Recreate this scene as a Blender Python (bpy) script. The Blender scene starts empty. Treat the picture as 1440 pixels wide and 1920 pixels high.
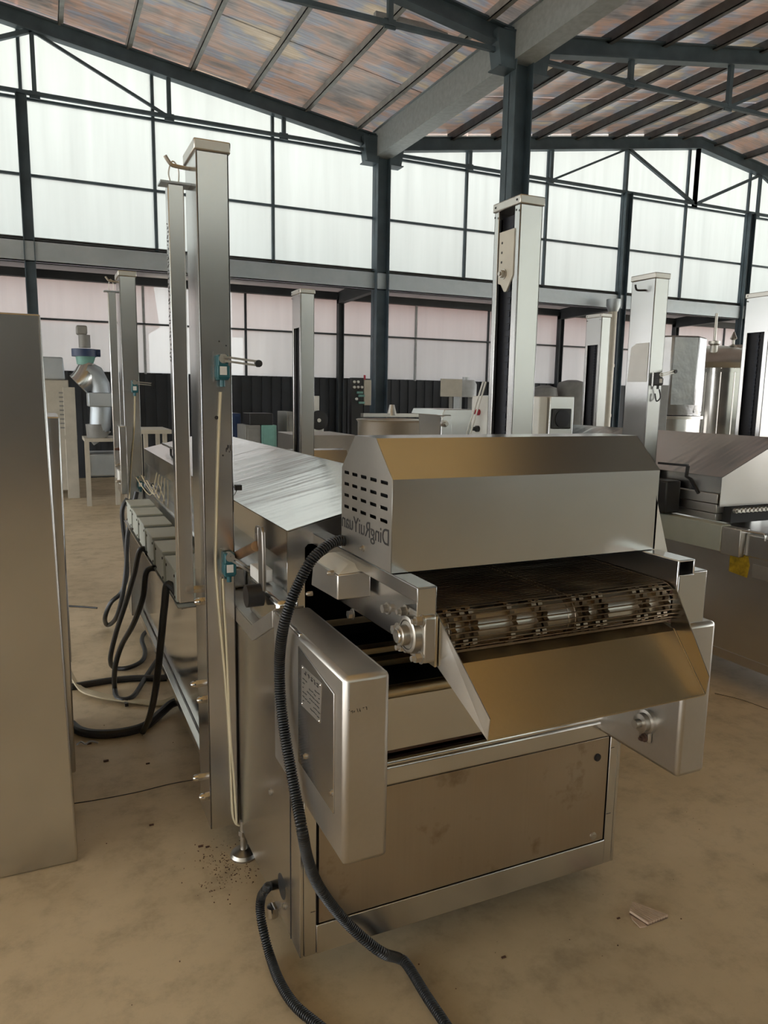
import bpy, bmesh, math, random
from mathutils import Vector, Matrix
random.seed(7)
scn = bpy.context.scene
COL = scn.collection

# ------------------------------------------------------------------ camera
FPX, YAW, PITCH, ROLL, CAMH = 1380.28, .430896, .156252, .0160554, 1.55
_f = Vector((math.sin(YAW)*math.cos(PITCH), math.cos(YAW)*math.cos(PITCH), -math.sin(PITCH)))
_r0 = Vector((math.cos(YAW), -math.sin(YAW), 0)); _u0 = _r0.cross(_f)
_r = math.cos(ROLL)*_r0 + math.sin(ROLL)*_u0
_u = -math.sin(ROLL)*_r0 + math.cos(ROLL)*_u0
CP = Vector((0, 0, CAMH))
cd = bpy.data.cameras.new('camera'); cam = bpy.data.objects.new('camera', cd); COL.objects.link(cam)
cam.matrix_world = Matrix(((_r.x, _u.x, -_f.x, 0), (_r.y, _u.y, -_f.y, 0), (_r.z, _u.z, -_f.z, CAMH), (0, 0, 0, 1)))
cd.sensor_fit = 'VERTICAL'; cd.sensor_height = 36.0; cd.lens = FPX/1920*36.0
cd.clip_start = .05; cd.clip_end = 300
scn.camera = cam
def at(x, y, X=None, Y=None, Z=None):
    d = (x-720)/FPX*_r - (y-960)/FPX*_u + _f
    t = (X/d.x) if X is not None else (Y/d.y) if Y is not None else ((Z-CAMH)/d.z)
    return CP + d*t

# ------------------------------------------------------------------ world and exposure
w = bpy.data.worlds.new('overcast_sky'); scn.world = w; w.use_nodes = True
bg = w.node_tree.nodes['Background']; bg.inputs[0].default_value = (.97, .985, 1.0, 1); bg.inputs[1].default_value = 4.6
scn.view_settings.view_transform = 'Standard'; scn.view_settings.look = 'None'
scn.view_settings.gamma = 1.0; scn.view_settings.use_curve_mapping = False
scn.view_settings.exposure = 0.27
scn.cycles.use_denoising = True
scn.cycles.max_bounces = 8; scn.cycles.diffuse_bounces = 4; scn.cycles.glossy_bounces = 5
scn.cycles.transmission_bounces = 6; scn.cycles.transparent_max_bounces = 8
scn.cycles.sample_clamp_indirect = 6.0

# ------------------------------------------------------------------ materials
def nm(name):
    m = bpy.data.materials.new(name); m.use_nodes = True
    nt = m.node_tree; return m, nt, nt.nodes['Principled BSDF']
def tex(nt, scale=(1, 1, 1), nscale=5, detail=4, rough=.55):
    tc = nt.nodes.new('ShaderNodeTexCoord'); mp = nt.nodes.new('ShaderNodeMapping'); n = nt.nodes.new('ShaderNodeTexNoise')
    mp.inputs['Scale'].default_value = scale
    n.inputs['Scale'].default_value = nscale; n.inputs['Detail'].default_value = detail; n.inputs['Roughness'].default_value = rough
    nt.links.new(tc.outputs['Object'], mp.inputs[0]); nt.links.new(mp.outputs[0], n.inputs[0]); return n
def ramp(nt, src, stops, ease=False):
    r = nt.nodes.new('ShaderNodeValToRGB'); r.color_ramp.interpolation = 'EASE' if ease else 'LINEAR'; e = r.color_ramp.elements
    while len(e) < len(stops): e.new(.5)
    for k, (p, c) in enumerate(stops):
        e[k].position = p; e[k].color = (c if len(c) == 4 else tuple(c)+(1,)) if isinstance(c, (tuple, list)) else (c, c, c, 1)
    nt.links.new(src, r.inputs[0]); return r
def plain(name, col, rough=.5, metal=0, var=.12, ns=8):
    m, nt, b = nm(name)
    n = tex(nt, nscale=ns); a = tuple(c*(1-var) for c in col); z = tuple(min(1, c*(1+var)) for c in col)
    r = ramp(nt, n.outputs[0], [(.3, a), (.7, z)]); nt.links.new(r.outputs[0], b.inputs['Base Color'])
    b.inputs['Roughness'].default_value = rough; b.inputs['Metallic'].default_value = metal
    return m
def steel(name, streak, c0=(.56, .555, .545), c1=(.67, .665, .655), r0=.215, r1=.235, bump=.04, stain=None):
    m, nt, b = nm(name)
    b.inputs['Metallic'].default_value = 1
    big = tex(nt, (1, 1, 1), 2.2, 3)
    cr = ramp(nt, big.outputs[0], [(.15, c0), (.85, c1)], True)
    st = tex(nt, streak, 1.0, 2, .7)
    mixn = nt.nodes.new('ShaderNodeMixRGB'); mixn.blend_type = 'MULTIPLY'; mixn.inputs[0].default_value = .12
    sr = ramp(nt, st.outputs[0], [(.3, .72), (.7, 1.0)])
    nt.links.new(cr.outputs[0], mixn.inputs[1]); nt.links.new(sr.outputs[0], mixn.inputs[2])
    out = mixn.outputs[0]
    if stain:
        sn = tex(nt, (1, 1, 1), stain[0], 5, .6); sr2 = ramp(nt, sn.outputs[0], [(stain[1], 0), (stain[2], 1)])
        mx = nt.nodes.new('ShaderNodeMixRGB'); mx.inputs[2].default_value = stain[3]+(1,)
        nt.links.new(sr2.outputs[0], mx.inputs[0]); nt.links.new(out, mx.inputs[1]); out = mx.outputs[0]
    nt.links.new(out, b.inputs['Base Color'])
    a = nt.nodes.new('ShaderNodeMath'); a.operation = 'ADD'
    rr = ramp(nt, big.outputs[0], [(.15, r0), (.85, r1)], True); r2 = ramp(nt, big.outputs[0], [(.1, 0.), (.9, .015)], True)
    nt.links.new(rr.outputs[0], a.inputs[0]); nt.links.new(r2.outputs[0], a.inputs[1]); nt.links.new(a.outputs[0], b.inputs['Roughness'])
    if bump < .03: return m
    bp = nt.nodes.new('ShaderNodeBump'); bp.inputs['Strength'].default_value = bump; bp.inputs['Distance'].default_value = .01
    nt.links.new(st.outputs[0], bp.inputs['Height']); nt.links.new(bp.outputs[0], b.inputs['Normal'])
    return m
def pane(name, col, transp, warm=None):
    m, nt, b = nm(name); nt.nodes.remove(b); o = nt.nodes['Material Output']
    tr = nt.nodes.new('ShaderNodeBsdfTranslucent'); tp = nt.nodes.new('ShaderNodeBsdfTransparent'); gl = nt.nodes.new('ShaderNodeBsdfGlossy')
    n = tex(nt, (3.2, 3.2, .18), 2.0, 4, .6)
    r = ramp(nt, n.outputs[0], [(.25, tuple(c*.90 for c in col)), (.75, col)])
    nt.links.new(r.outputs[0], tr.inputs[0]); tp.inputs[0].default_value = (.9, .92, .9, 1)
    gl.inputs['Roughness'].default_value = .25; gl.inputs[0].default_value = (.9, .9, .9, 1)
    a = nt.nodes.new('ShaderNodeMixShader'); a.inputs[0].default_value = transp
    nt.links.new(tr.outputs[0], a.inputs[1]); nt.links.new(tp.outputs[0], a.inputs[2])
    c = nt.nodes.new('ShaderNodeMixShader'); c.inputs[0].default_value = .05
    nt.links.new(a.outputs[0], c.inputs[1]); nt.links.new(gl.outputs[0], c.inputs[2]); nt.links.new(c.outputs[0], o.inputs[0])
    return m
M = {}
M['sx'] = steel('brushed_steel_x', (9, 700, 700), bump=.003)
M['sy'] = steel('brushed_steel_y', (700, 9, 700), bump=.003)
M['sz'] = steel('brushed_steel_z', (700, 700, 9), bump=.003)
M['satin'] = steel('satin_steel', (60, 60, 60), (.48, .46, .425), (.60, .575, .535), .30, .40, .02)
M['polish'] = steel('polished_steel', (40, 2, 40), (.58, .56, .53), (.68, .66, .63), .10, .18, .01)
M['top'] = steel('hood_top_steel', (1.3, 7.0, 1.0), (.72, .71, .69), (.84, .83, .81), .13, .20, .30)
M['film'] = steel('filmed_brown_reflect_steel', (120, 120, 2), (.40, .33, .25), (.47, .395, .30), .34, .46, .01, (9, .60, .72, (.31, .245, .175)))  # protective film, with the floor's brown reflection mixed into its colour
M['worn'] = steel('scratched_gold_sheen_steel', (160, 14, 160), (.56, .465, .30), (.66, .575, .41), .285, .33, .01)  # golden tint is the roof's reflection put into the base colour
M['galv'] = steel('galvanised_steel', (18, 18, 18), (.36, .40, .43), (.50, .54, .57), .42, .6, .03)
M['castm'] = steel('cast_bearing_metal', (50, 50, 50), (.42, .40, .36), (.56, .53, .48), .29, .42, .02)
M['oily'] = steel('oily_belt_wire', (80, 80, 80), (.15, .115, .08), (.30, .24, .175), .29, .4, .02)
M['gun'] = steel('dark_cast_steel', (50, 50, 50), (.20, .19, .18), (.30, .285, .265), .3, .42, .02)
M['shadein'] = plain('interior_shade_black', (.018, .018, .02), .7)  # near-black stand-in for the shade inside the machines
M['frame'] = plain('blue_grey_steel_paint', (.06, .09, .115), .5, 0, .25, 3)
M['framed'] = plain('dark_steel_paint', (.03, .036, .042), .55, 0, .2, 3)
M['purlin'] = plain('purlin_galvanised', (.30, .31, .31), .5, .3, .2, 6)
M['gutter'] = plain('mottled_gutter_zinc', (.33, .365, .385), .45, .2, .12, 14)
M['nearw'] = plain('dark_near_sheeting', (.07, .07, .07), .7)
M['purlinshade'] = plain('shaded_purlin_steel', (.10, .105, .11), .55, .1, .25, 5)  # right-bay copy of the purlin colour, darkened as if in shade
M['leanroof'] = pane('dark_lean_to_sheet', (.16, .15, .145), .05)  # darker translucent tone than the wall panes
M['black'] = plain('black_plastic', (.012, .012, .013), .45)
M['rubber'] = plain('black_cable_rubber', (.014, .015, .016), .42, 0, .3, 20)
M['slot'] = plain('black_slot', (.006, .007, .012), .6)
M['chain'] = plain('dark_chain', (.012, .014, .022), .4, .5)
M['gbox'] = plain('grey_green_enclosure', (.40, .43, .39), .45, 0, .06)
M['teal'] = plain('teal_switch', (.012, .09, .11), .4)
M['copper'] = plain('coppery_shaft', (.34, .20, .11), .35, .8, .3, 12)
M['beige'] = plain('cream_cable', (.52, .45, .30), .5)
M['white'] = plain('white_enamel', (.62, .62, .58), .4, 0, .05)
M['paper'] = plain('white_paper', (.62, .62, .60), .8, 0, .05)
M['red'] = plain('red_button', (.42, .02, .05), .35)
M['ink'] = plain('black_ink', (.012, .010, .010), .6)
M['yellow'] = plain('yellow_sticker', (.36, .24, .01), .5, 0, .4, 40)
M['liner'] = plain('cardboard_liner', (.13, .08, .05), .9, 0, .15, 30)
M['card'] = plain('brown_cardboard', (.46, .34, .25), .9, 0, .15, 30)
M['navy'] = plain('navy_paint', (.012, .03, .09), .45)
M['tealcab'] = plain('sea_green_enamel', (.16, .34, .30), .45)
M['greyc'] = plain('grey_enamel', (.20, .20, .19), .5)
M['cream'] = plain('cream_enamel', (.46, .43, .36), .45, .2, .08)
M['poly'] = plain('milky_plastic', (.52, .55, .56), .4)
M['rust'] = plain('rusty_iron', (.09, .045, .03), .8, .2, .4, 12)
M['redbrick'] = plain('red_painted_building', (.50, .23, .18), .9)
M['palewall'] = plain('pale_outside_wall', (.62, .60, .58), .9)
M['foil'] = steel('crinkled_duct_foil', (9, 9, 9), (.27, .275, .285), (.46, .455, .45), .30, .42, .45)
M['pane'] = pane('clear_polycarbonate', (.56, .585, .565), .03)
M['panelow'] = pane('weathered_polycarbonate', (.40, .40, .405), .26)
def roofmat(name, stops):
    m, nt, b = nm(name); nt.nodes.remove(b); o = nt.nodes['Material Output']
    tr = nt.nodes.new('ShaderNodeBsdfTranslucent'); gl = nt.nodes.new('ShaderNodeBsdfGlossy'); df = nt.nodes.new('ShaderNodeBsdfDiffuse')
    n = tex(nt, (.5, 1.3, 1), 1.1, 5, .65)
    r = ramp(nt, n.outputs[0], stops)
    st = tex(nt, (1.2, 34, 1), 1.0, 3, .6); sr = ramp(nt, st.outputs[0], [(.3, .62), (.7, 1.0)])
    mx = nt.nodes.new('ShaderNodeMixRGB'); mx.blend_type = 'MULTIPLY'; mx.inputs[0].default_value = .8
    nt.links.new(r.outputs[0], mx.inputs[1]); nt.links.new(sr.outputs[0], mx.inputs[2])
    nt.links.new(mx.outputs[0], tr.inputs[0]); nt.links.new(mx.outputs[0], df.inputs[0])
    gl.inputs['Roughness'].default_value = .22; gl.inputs[0].default_value = (.8, .8, .82, 1)
    a = nt.nodes.new('ShaderNodeMixShader'); a.inputs[0].default_value = .3
    nt.links.new(tr.outputs[0], a.inputs[1]); nt.links.new(df.outputs[0], a.inputs[2])
    lw = nt.nodes.new('ShaderNodeLayerWeight'); lw.inputs[0].default_value = .35
    c = nt.nodes.new('ShaderNodeMixShader')
    nt.links.new(lw.outputs['Fresnel'], c.inputs[0]); nt.links.new(a.outputs[0], c.inputs[1]); nt.links.new(gl.outputs[0], c.inputs[2]); nt.links.new(c.outputs[0], o.inputs[0])
    return m
M['roof'] = roofmat('stained_roof_sheet', [(.30, (.27, .265, .27)), (.41, (.43, .40, .375)), (.48, (.58, .45, .375)), (.55, (.43, .45, .48)), (.62, (.60, .525, .42)), (.74, (.68, .64, .57))])
M['roofamber'] = roofmat('reflection_amber_roof_sheet', [(.3, (.50, .39, .225)), (.5, (.64, .50, .30)), (.7, (.74, .60, .385))])  # unseen sheets, tinted to give hood and chute a golden reflection
M['roofdark'] = roofmat('reflection_dark_roof_sheet', [(.3, (.13, .12, .115)), (.5, (.19, .17, .16)), (.7, (.24, .22, .20))])  # unseen sheets, darkened so the hood's right side reflects a dark roof
def floormat():
    m, nt, b = nm('worn_concrete_floor')
    n1 = tex(nt, (1, 1, 1), .9, 6, .6); r1 = ramp(nt, n1.outputs[0], [(.28, (.38, .295, .18)), (.5, (.535, .428, .275)), (.72, (.64, .52, .35))])
    n2 = tex(nt, (1, 1, 1), 6, 8, .7); r2 = ramp(nt, n2.outputs[0], [(.30, .38), (.45, .80), (.52, .95), (.7, 1.0)])
    n3 = tex(nt, (1, 1, 1), 70, 3, .7); r3 = ramp(nt, n3.outputs[0], [(.25, .75), (.42, 1.0)])
    mx = nt.nodes.new('ShaderNodeMixRGB'); mx.blend_type = 'MULTIPLY'; mx.inputs[0].default_value = .55
    my = nt.nodes.new('ShaderNodeMixRGB'); my.blend_type = 'MULTIPLY'; my.inputs[0].default_value = .35
    nt.links.new(r1.outputs[0], mx.inputs[1]); nt.links.new(r2.outputs[0], mx.inputs[2])
    nt.links.new(mx.outputs[0], my.inputs[1]); nt.links.new(r3.outputs[0], my.inputs[2]); nt.links.new(my.outputs[0], b.inputs['Base Color'])
    rr = ramp(nt, n2.outputs[0], [(.3, .62), (.7, .45)]); nt.links.new(rr.outputs[0], b.inputs['Roughness'])
    bp = nt.nodes.new('ShaderNodeBump'); bp.inputs['Strength'].default_value = .12; bp.inputs['Distance'].default_value = .01
    nt.links.new(n2.outputs[0], bp.inputs['Height']); nt.links.new(bp.outputs[0], b.inputs['Normal'])
    return m
M['floor'] = floormat()

# ------------------------------------------------------------------ geometry helpers
class G:
    def __init__(s): s.v = []; s.f = []
    def add(s, v, f):
        o = len(s.v); s.v += [tuple(p) for p in v]; s.f += [tuple(i+o for i in q) for q in f]; return s
    def box(s, x0, x1, y0, y1, z0, z1):
        v = [(x0, y0, z0), (x1, y0, z0), (x1, y1, z0), (x0, y1, z0), (x0, y0, z1), (x1, y0, z1), (x1, y1, z1), (x0, y1, z1)]
        return s.add(v, [(0, 3, 2, 1), (4, 5, 6, 7), (0, 1, 5, 4), (1, 2, 6, 5), (2, 3, 7, 6), (3, 0, 4, 7)])
    def prism(s, poly, a0, a1, axis='x'):
        n = len(poly)
        def mk(p, a): return (a, p[0], p[1]) if axis == 'x' else (p[0], a, p[1]) if axis == 'y' else (p[0], p[1], a)
        v = [mk(p, a0) for p in poly] + [mk(p, a1) for p in poly]
        f = [tuple(range(n))[::-1], tuple(range(n, 2*n))] + [(i, (i+1) % n, n+(i+1) % n, n+i) for i in range(n)]
        return s.add(v, f)
    def hull(s, lo, hi):
        n = len(lo); f = [tuple(range(n))[::-1], tuple(range(n, 2*n))] + [(i, (i+1) % n, n+(i+1) % n, n+i) for i in range(n)]
        return s.add(list(lo)+list(hi), f)
    def sheet(s, pts, t):
        P = [Vector(p) for p in pts]; n = (P[1]-P[0]).cross(P[2]-P[0]).normalized()*t
        return s.hull([p for p in P], [p+n for p in P])
    def cyl(s, a, b, r, n=14, r2=None):
        return s.tube([a, b], [r, r if r2 is None else r2], n)
    def lathe(s, c, prof, n=24, axis='z'):
        c = Vector(c); v = []; f = []
        for (r, h) in prof:
            for k in range(n):
                t = 2*math.pi*k/n; p = (r*math.cos(t), r*math.sin(t), h)
                if axis == 'x': p = (p[2], p[0], p[1])
                if axis == 'y': p = (p[0], p[2], p[1])
                v.append(c+Vector(p))
        for i in range(len(prof)-1):
            for k in range(n): f.append((i*n+k, i*n+(k+1) % n, (i+1)*n+(k+1) % n, (i+1)*n+k))
        f.append(tuple(range(n))[::-1]); f.append(tuple(range((len(prof)-1)*n, len(prof)*n)))
        return s.add(v, f)
    def tube(s, pts, r, n=10):
        P = [Vector(p) for p in pts]; m = len(P)
        if not isinstance(r, (list, tuple)): r = [r]*m
        v = []; f = []; up = None
        for i in range(m):
            t = (P[min(i+1, m-1)]-P[max(i-1, 0)]).normalized()
            if up is None: up = t.orthogonal().normalized()
            else: up = (up - t*up.dot(t)).normalized()
            w_ = t.cross(up)
            for k in range(n):
                a = 2*math.pi*k/n; v.append(P[i]+(up*math.cos(a)+w_*math.sin(a))*r[i])
        for i in range(m-1):
            for k in range(n): f.append((i*n+k, i*n+(k+1) % n, (i+1)*n+(k+1) % n, (i+1)*n+k))
        f.append(tuple(range(n))[::-1]); f.append(tuple(range((m-1)*n, m*n)))
        return s.add(v, f)
    def build(s, name, mat, parent=None, bev=0, smooth=True, loc=None):
        me = bpy.data.meshes.new(name); me.from_pydata(s.v, [], s.f)
        bm = bmesh.new(); bm.from_mesh(me); bmesh.ops.recalc_face_normals(bm, faces=bm.faces); bm.to_mesh(me); bm.free()
        return mkobj(name, me, mat, parent, bev, smooth)
def mkobj(name, me, mat, parent=None, bev=0, smooth=True):
    me.materials.clear(); me.materials.append(M[mat] if isinstance(mat, str) else mat)
    if smooth and len(me.polygons):
        me.polygons.foreach_set('use_smooth', [True]*len(me.polygons)); me.set_sharp_from_angle(angle=math.radians(35))
    o = bpy.data.objects.new(name, me); COL.objects.link(o)
    if parent is not None: adopt(o, parent)
    if bev:
        b = o.modifiers.new('bevel', 'BEVEL'); b.width = bev; b.segments = 2; b.limit_method = 'ANGLE'; b.angle_limit = math.radians(40); b.harden_normals = False
    return o
WL = {}
def wloc(o):
    return WL.get(o.name, Vector((0, 0, 0)))
def adopt(o, parent):
    o.parent = parent; o.matrix_parent_inverse = Matrix.Translation(-wloc(parent))
def thing(name, loc, label, cat, group=None):
    o = bpy.data.objects.new(name, None); COL.objects.link(o); o.location = loc; WL[o.name] = Vector(loc); o.empty_display_size = .1
    return tag(o, label, cat, group)
def tag(o, label, cat, group=None, kind=None):
    o['label'] = label; o['category'] = cat
    if group: o['group'] = group
    if kind: o['kind'] = kind
    return o
def struct(o): o['kind'] = 'structure'; return o
def part_label(o, l): o['label'] = l; return o
def smooth_path(pts, n=10):
    P = [Vector(p) for p in pts]; out = []
    for i in range(len(P)-1):
        p0 = P[max(i-1, 0)]; p1 = P[i]; p2 = P[i+1]; p3 = P[min(i+2, len(P)-1)]
        for k in range(n):
            t = k/n; out.append(.5*((2*p1)+(p2-p0)*t+(2*p0-5*p1+4*p2-p3)*t*t+(3*p1-p0-3*p2+p3)*t**3))
    out.append(P[-1]); return out
def resample(P, step):
    out = [P[0]]; acc = 0
    for a, b in zip(P, P[1:]):
        L = (b-a).length; d = step-acc
        while d <= L: out.append(a+(b-a)*(d/L)); d += step
        acc = (acc+L) % step
    return out
def cable(name, pts, r, mat, parent=None, n=8, ribs=False):
    P = smooth_path(pts, 10)
    if ribs:
        P = resample(P, .0022); R = [r if i % 3 else r*.74 for i in range(len(P))]
        return G().tube(P, R, 12).build(name, mat, parent)
    return G().tube(P, r, n).build(name, mat, parent)
def holed(outer, holes, t, mapf):
    """a sheet with cut-outs: filled 2D curve turned into a mesh and mapped into the scene"""
    cu = bpy.data.curves.new('cut', 'CURVE'); cu.dimensions = '2D'; cu.fill_mode = 'BOTH'; cu.extrude = t/2
    for poly in [outer]+holes:
        sp = cu.splines.new('POLY'); sp.points.add(len(poly)-1); sp.use_cyclic_u = True
        for p, q in zip(sp.points, poly): p.co = (q[0], q[1], 0, 1)
    o = bpy.data.objects.new('cut', cu); COL.objects.link(o)
    me = bpy.data.meshes.new_from_object(o.evaluated_get(bpy.context.evaluated_depsgraph_get()))
    bpy.data.objects.remove(o)
    for v in me.vertices: v.co = mapf(v.co)
    bm = bmesh.new(); bm.from_mesh(me); bmesh.ops.remove_doubles(bm, verts=bm.verts, dist=1e-5); bmesh.ops.recalc_face_normals(bm, faces=bm.faces); bm.to_mesh(me); bm.free()
    return me
def lettering(txt, size, mapf, depth=.0006, spacing=1.0, sx=1.0):
    cu = bpy.data.curves.new('txt', 'FONT'); cu.body = txt; cu.size = size; cu.extrude = depth/2; cu.space_character = spacing
    o = bpy.data.objects.new('txt', cu); COL.objects.link(o)
    me = bpy.data.meshes.new_from_object(o.evaluated_get(bpy.context.evaluated_depsgraph_get())); bpy.data.objects.remove(o)
    xs = [v.co.x for v in me.vertices]; x0, x1 = min(xs), max(xs)
    for v in me.vertices: v.co = mapf((v.co.x-x0)/(x1-x0), v.co.y, v.co.z)
    return me
def scribble(box, n, mapf, r=.0009, seed=1):
    """a line of hand-written strokes inside box (u0,u1,v0,v1) on a surface given by mapf"""
    rnd = random.Random(seed); g = G(); u0, u1, v0, v1 = box
    for k in range(n):
        a = u0+(u1-u0)*k/n; b = u0+(u1-u0)*(k+.7)/n
        pts = [mapf(a+(b-a)*rnd.random(), v0+(v1-v0)*rnd.random()) for _ in range(3)]
        g.tube(pts, r, 4)
    return g

# ================================================================== THE HALL
XV, SL, ZE = 5.5, .15, 5.92           # valley line, roof slope, eave height
YW, YO = 12.40, 14.31                 # gable wall, outer wall of the lean-to
XRL, XRR, XL, XR = -1.8, 12.8, -9.1, 20.1
YN = -9.5                             # near gable, behind the camera
def roofz(x):
    return ZE + SL*((XV-x) if XRL <= x <= XV else (x-XL) if x < XRL else (x-XV) if x <= XRR else (XR-x))
g = G(); g.box(-40, 50, -35, 60, -.2, 0)
floor = struct(g.build('floor', 'floor', smooth=False))
# control joints and cracks cut in the concrete
cr = at(0, 1507, Z=0); c2 = at(388, 1458, Z=0)
cable('floor_crack', [at(60, 1515, Z=.0006), at(150, 1505, Z=.0006), at(250, 1487, Z=.0006), at(320, 1470, Z=.0006), at(390, 1458, Z=.0006)], .0022, 'ink', floor, 5)
cable('floor_crack', [at(1340, 1300, Z=.0006), at(1390, 1312, Z=.0006), at(1440, 1330, Z=.0006)], .0015, 'ink', floor, 5)

ceiling = struct(bpy.data.objects.new('ceiling', None)); COL.objects.link(ceiling)
ys = [YN + i*(YW+.15-YN)/11 for i in range(12)]
for (a, b) in ((XL, XRL), (XRL, 4.1), (4.1, XV), (XV, XRR), (XRR, XR)):
    for i in range(11):
        y0, y1 = ys[i]+.006, ys[i+1]-.006+.03
        dz = .012*(i % 2)
        za, zb = roofz(a+1e-6), roofz(b-1e-6)
        G().hull([(a, y0, za+.09+dz), (b, y0, zb+.09+dz), (b, y1, zb+.09+dz), (a, y1, za+.09+dz)],
                 [(a, y0, za+.096+dz), (b, y0, zb+.096+dz), (b, y1, zb+.096+dz), (a, y1, za+.096+dz)]).build('roof_sheet', 'roof' if y1 > 4.7 else ('roofamber' if b < XV else 'roofdark'), ceiling, smooth=False)
for (a, b, m) in ((XL, XRL, 'purlin'), (XRL, XV, 'purlin'), (XV, XRR, 'purlinshade'), (XRR, XR, 'purlinshade')):
    n = 8
    for k in range(n):
        x = a + (b-a)*(k+.5)/n; z = roofz(x)
        zq = z-(.02 if m == 'purlin' else .05)
        G().box(x-.035, x+.035, YN, YW, zq, zq+.012).box(x-.035, x-.027, YN, YW, zq, z+.085).box(x-.03, x+.03, YN, YW, z+.075, z+.085).build('purlin', m, ceiling, smooth=False)
# short timber props and bits lying against the sheets
G().box(3.9, 4.9, 8.95, 9.02, roofz(4.4)+.02, roofz(4.4)+.08).build('bracing_strip', 'purlin', ceiling)
# valley beam
vb = thing('valley_beam', (XV, YN, ZE-.3), 'long galvanised valley beam running over the row of tall columns', 'beam')
G().box(XV-.14, XV-.125, YN, YW, ZE-.33, ZE+.07).box(XV+.125, XV+.14, YN, YW, ZE-.33, ZE+.07).box(XV-.14, XV+.14, YN, YW, ZE-.34, ZE-.33).build('gutter', 'gutter', vb, smooth=False)
G().box(XV-.18, XV+.18, YN, YW, ZE+.07, ZE+.08).build('flange', 'galv', vb, smooth=False)

# ---- roof trusses, one per frame line
def strut(g, a, b, s=.035):
    a, b = Vector(a), Vector(b); t = (b-a).normalized(); side = Vector((0, 1, 0)); n = t.cross(side).normalized()*s; side = side*s
    q = [a-n-side, a+n-side, a+n+side, a-n+side]; q2 = [p+(b-a) for p in q]
    return g.hull(q, q2)
def truss(y, xa, xb, label, rm='frame', xs=None, first=False):
    xm = (xa+xb)/2; zt = lambda x: ZE+SL*min(x-xa, xb-x)
    t = thing('roof_truss', (xm, y, ZE-.25), label, 'truss')
    for a, b in ((xa, xm), (xb, xm)):
        d = 1 if b > a else -1
        g = G(); h = .21
        za, zb = zt(a), zt(b)
        for (z0, z1, wd) in ((-.02, .0, .075), (-h, -.02, .01), (-h-.02, -h, .075)):
            g.hull([(a, y-wd, za+z0), (a, y+wd, za+z0), (a, y+wd, za+z1), (a, y-wd, za+z1)], [(b, y-wd, zb+z0), (b, y+wd, zb+z0), (b, y+wd, zb+z1), (b, y-wd, zb+z1)])
        g.build('rafter', rm, t, smooth=False)
        zc = ZE-.24
        strut(G(), (a+.1*d, y, zc), (b, y, zc+.02), .026).build('tie_chord', rm, t, smooth=False)
        xsL = [a+d*v for v in (1.75, 3.55, 5.4, 7.3)]
        for i, x in enumerate(xsL):
            strut(G(), (x, y, zc), (x, y, zt(x)-h), .03 if i < 3 else .035).build('post_strut', rm, t, smooth=False)
            G().box(x-.07, x+.07, y-.012, y+.012, zc-.05, zc+.05).build('gusset', rm, t, smooth=False)
        strut(G(), (xsL[2], y, zt(xsL[2])-h), (xsL[1], y, zc), .02).build('diagonal', rm, t, smooth=False)
        strut(G(), (xsL[2], y, zt(xsL[2])-h), (b, y, zc), .03).build('diagonal', rm, t, smooth=False)
    return t
NW = {12.28: 'against the far gable wall', 8.21: 'on the nearer tall column', 4.14: 'overhead across the middle of the hall', .07: 'overhead near the viewer'}
for y in (12.28, 8.21, 4.14, .07, -4.0, -8.1):
    for (a, b, sd) in ((XL, XV, 'left'), (XV, XR, 'right')):
        if y < 4: continue
        truss(y, a, b, 'dark blue-grey steel roof truss of the %s bay %s' % (sd, NW[y]))
# ---- columns
def hcolumn(x, y, z1, label, s=.12, cap=True, mat='frame', z0=0, cat='column'):
    t = thing('steel_column', (x, y, z0), label, cat)
    G().box(x-s, x-s+.014, y-s, y+s, z0, z1).box(x+s-.014, x+s, y-s, y+s, z0, z1).box(x-s, x+s, y-.006, y+.006, z0, z1).build('shaft', mat, t, smooth=False)
    G().box(x-s-.06, x+s+.06, y-s-.06, y+s+.06, z0, z0+.02).build('base_plate', mat, t, smooth=False)
    if cap:
        for d in (-1, 1):
            a, b = x+d*s, x+d*(s+.27)
            G().prism([(a, z1-.42), (x+d*(s+.20), z1-.42), (b, z1-.02), (a, z1-.02)], y-.11, y+.11, 'y').build('knee_bracket', mat, t, smooth=False)
        G().box(x-s-.17, x+s+.17, y-.12, y+.12, z1-.02, z1).build('cap_plate', mat, t, smooth=False)
        G().box(x-s-.24, x-s, y-.12, y+.12, z1-.435, z1-.42).box(x+s, x+s+.24, y-.12, y+.12, z1-.435, z1-.42).build('bracket_foot', mat, t, smooth=False)
    return t
hcolumn(XV, 12.28, ZE-.02, 'tall dark steel column under the far end of the valley beam')
hcolumn(XV, 8.21, ZE-.02, 'tall dark steel column behind the open chain lift post', s=.13)
hcolumn(-.08, 12.28, 5.68, 'slim dark wall post at the left behind the steel cabinet', .075, False)
hcolumn(10.95, 12.28, 5.68, 'slim dark wall post right of the downpipe', .085, False)
hcolumn(14.5, 12.28, 5.68, 'slim dark wall post behind the dome-topped tank', .085, False)
hcolumn(XV, YO-.1, 3.5, 'dark lean-to post standing left of the tall valley column', .06, False, 'framed')
hcolumn(10.95, YO-.1, 3.5, 'dark lean-to post right of the open chain lift post', .06, False, 'framed')
hcolumn(14.5, YO-.1, 3.5, 'dark lean-to post behind the foil duct', .06, False, 'framed')
hcolumn(-.08, YO-.1, 3.5, 'dark lean-to post at the far left', .06, False, 'framed')
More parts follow.
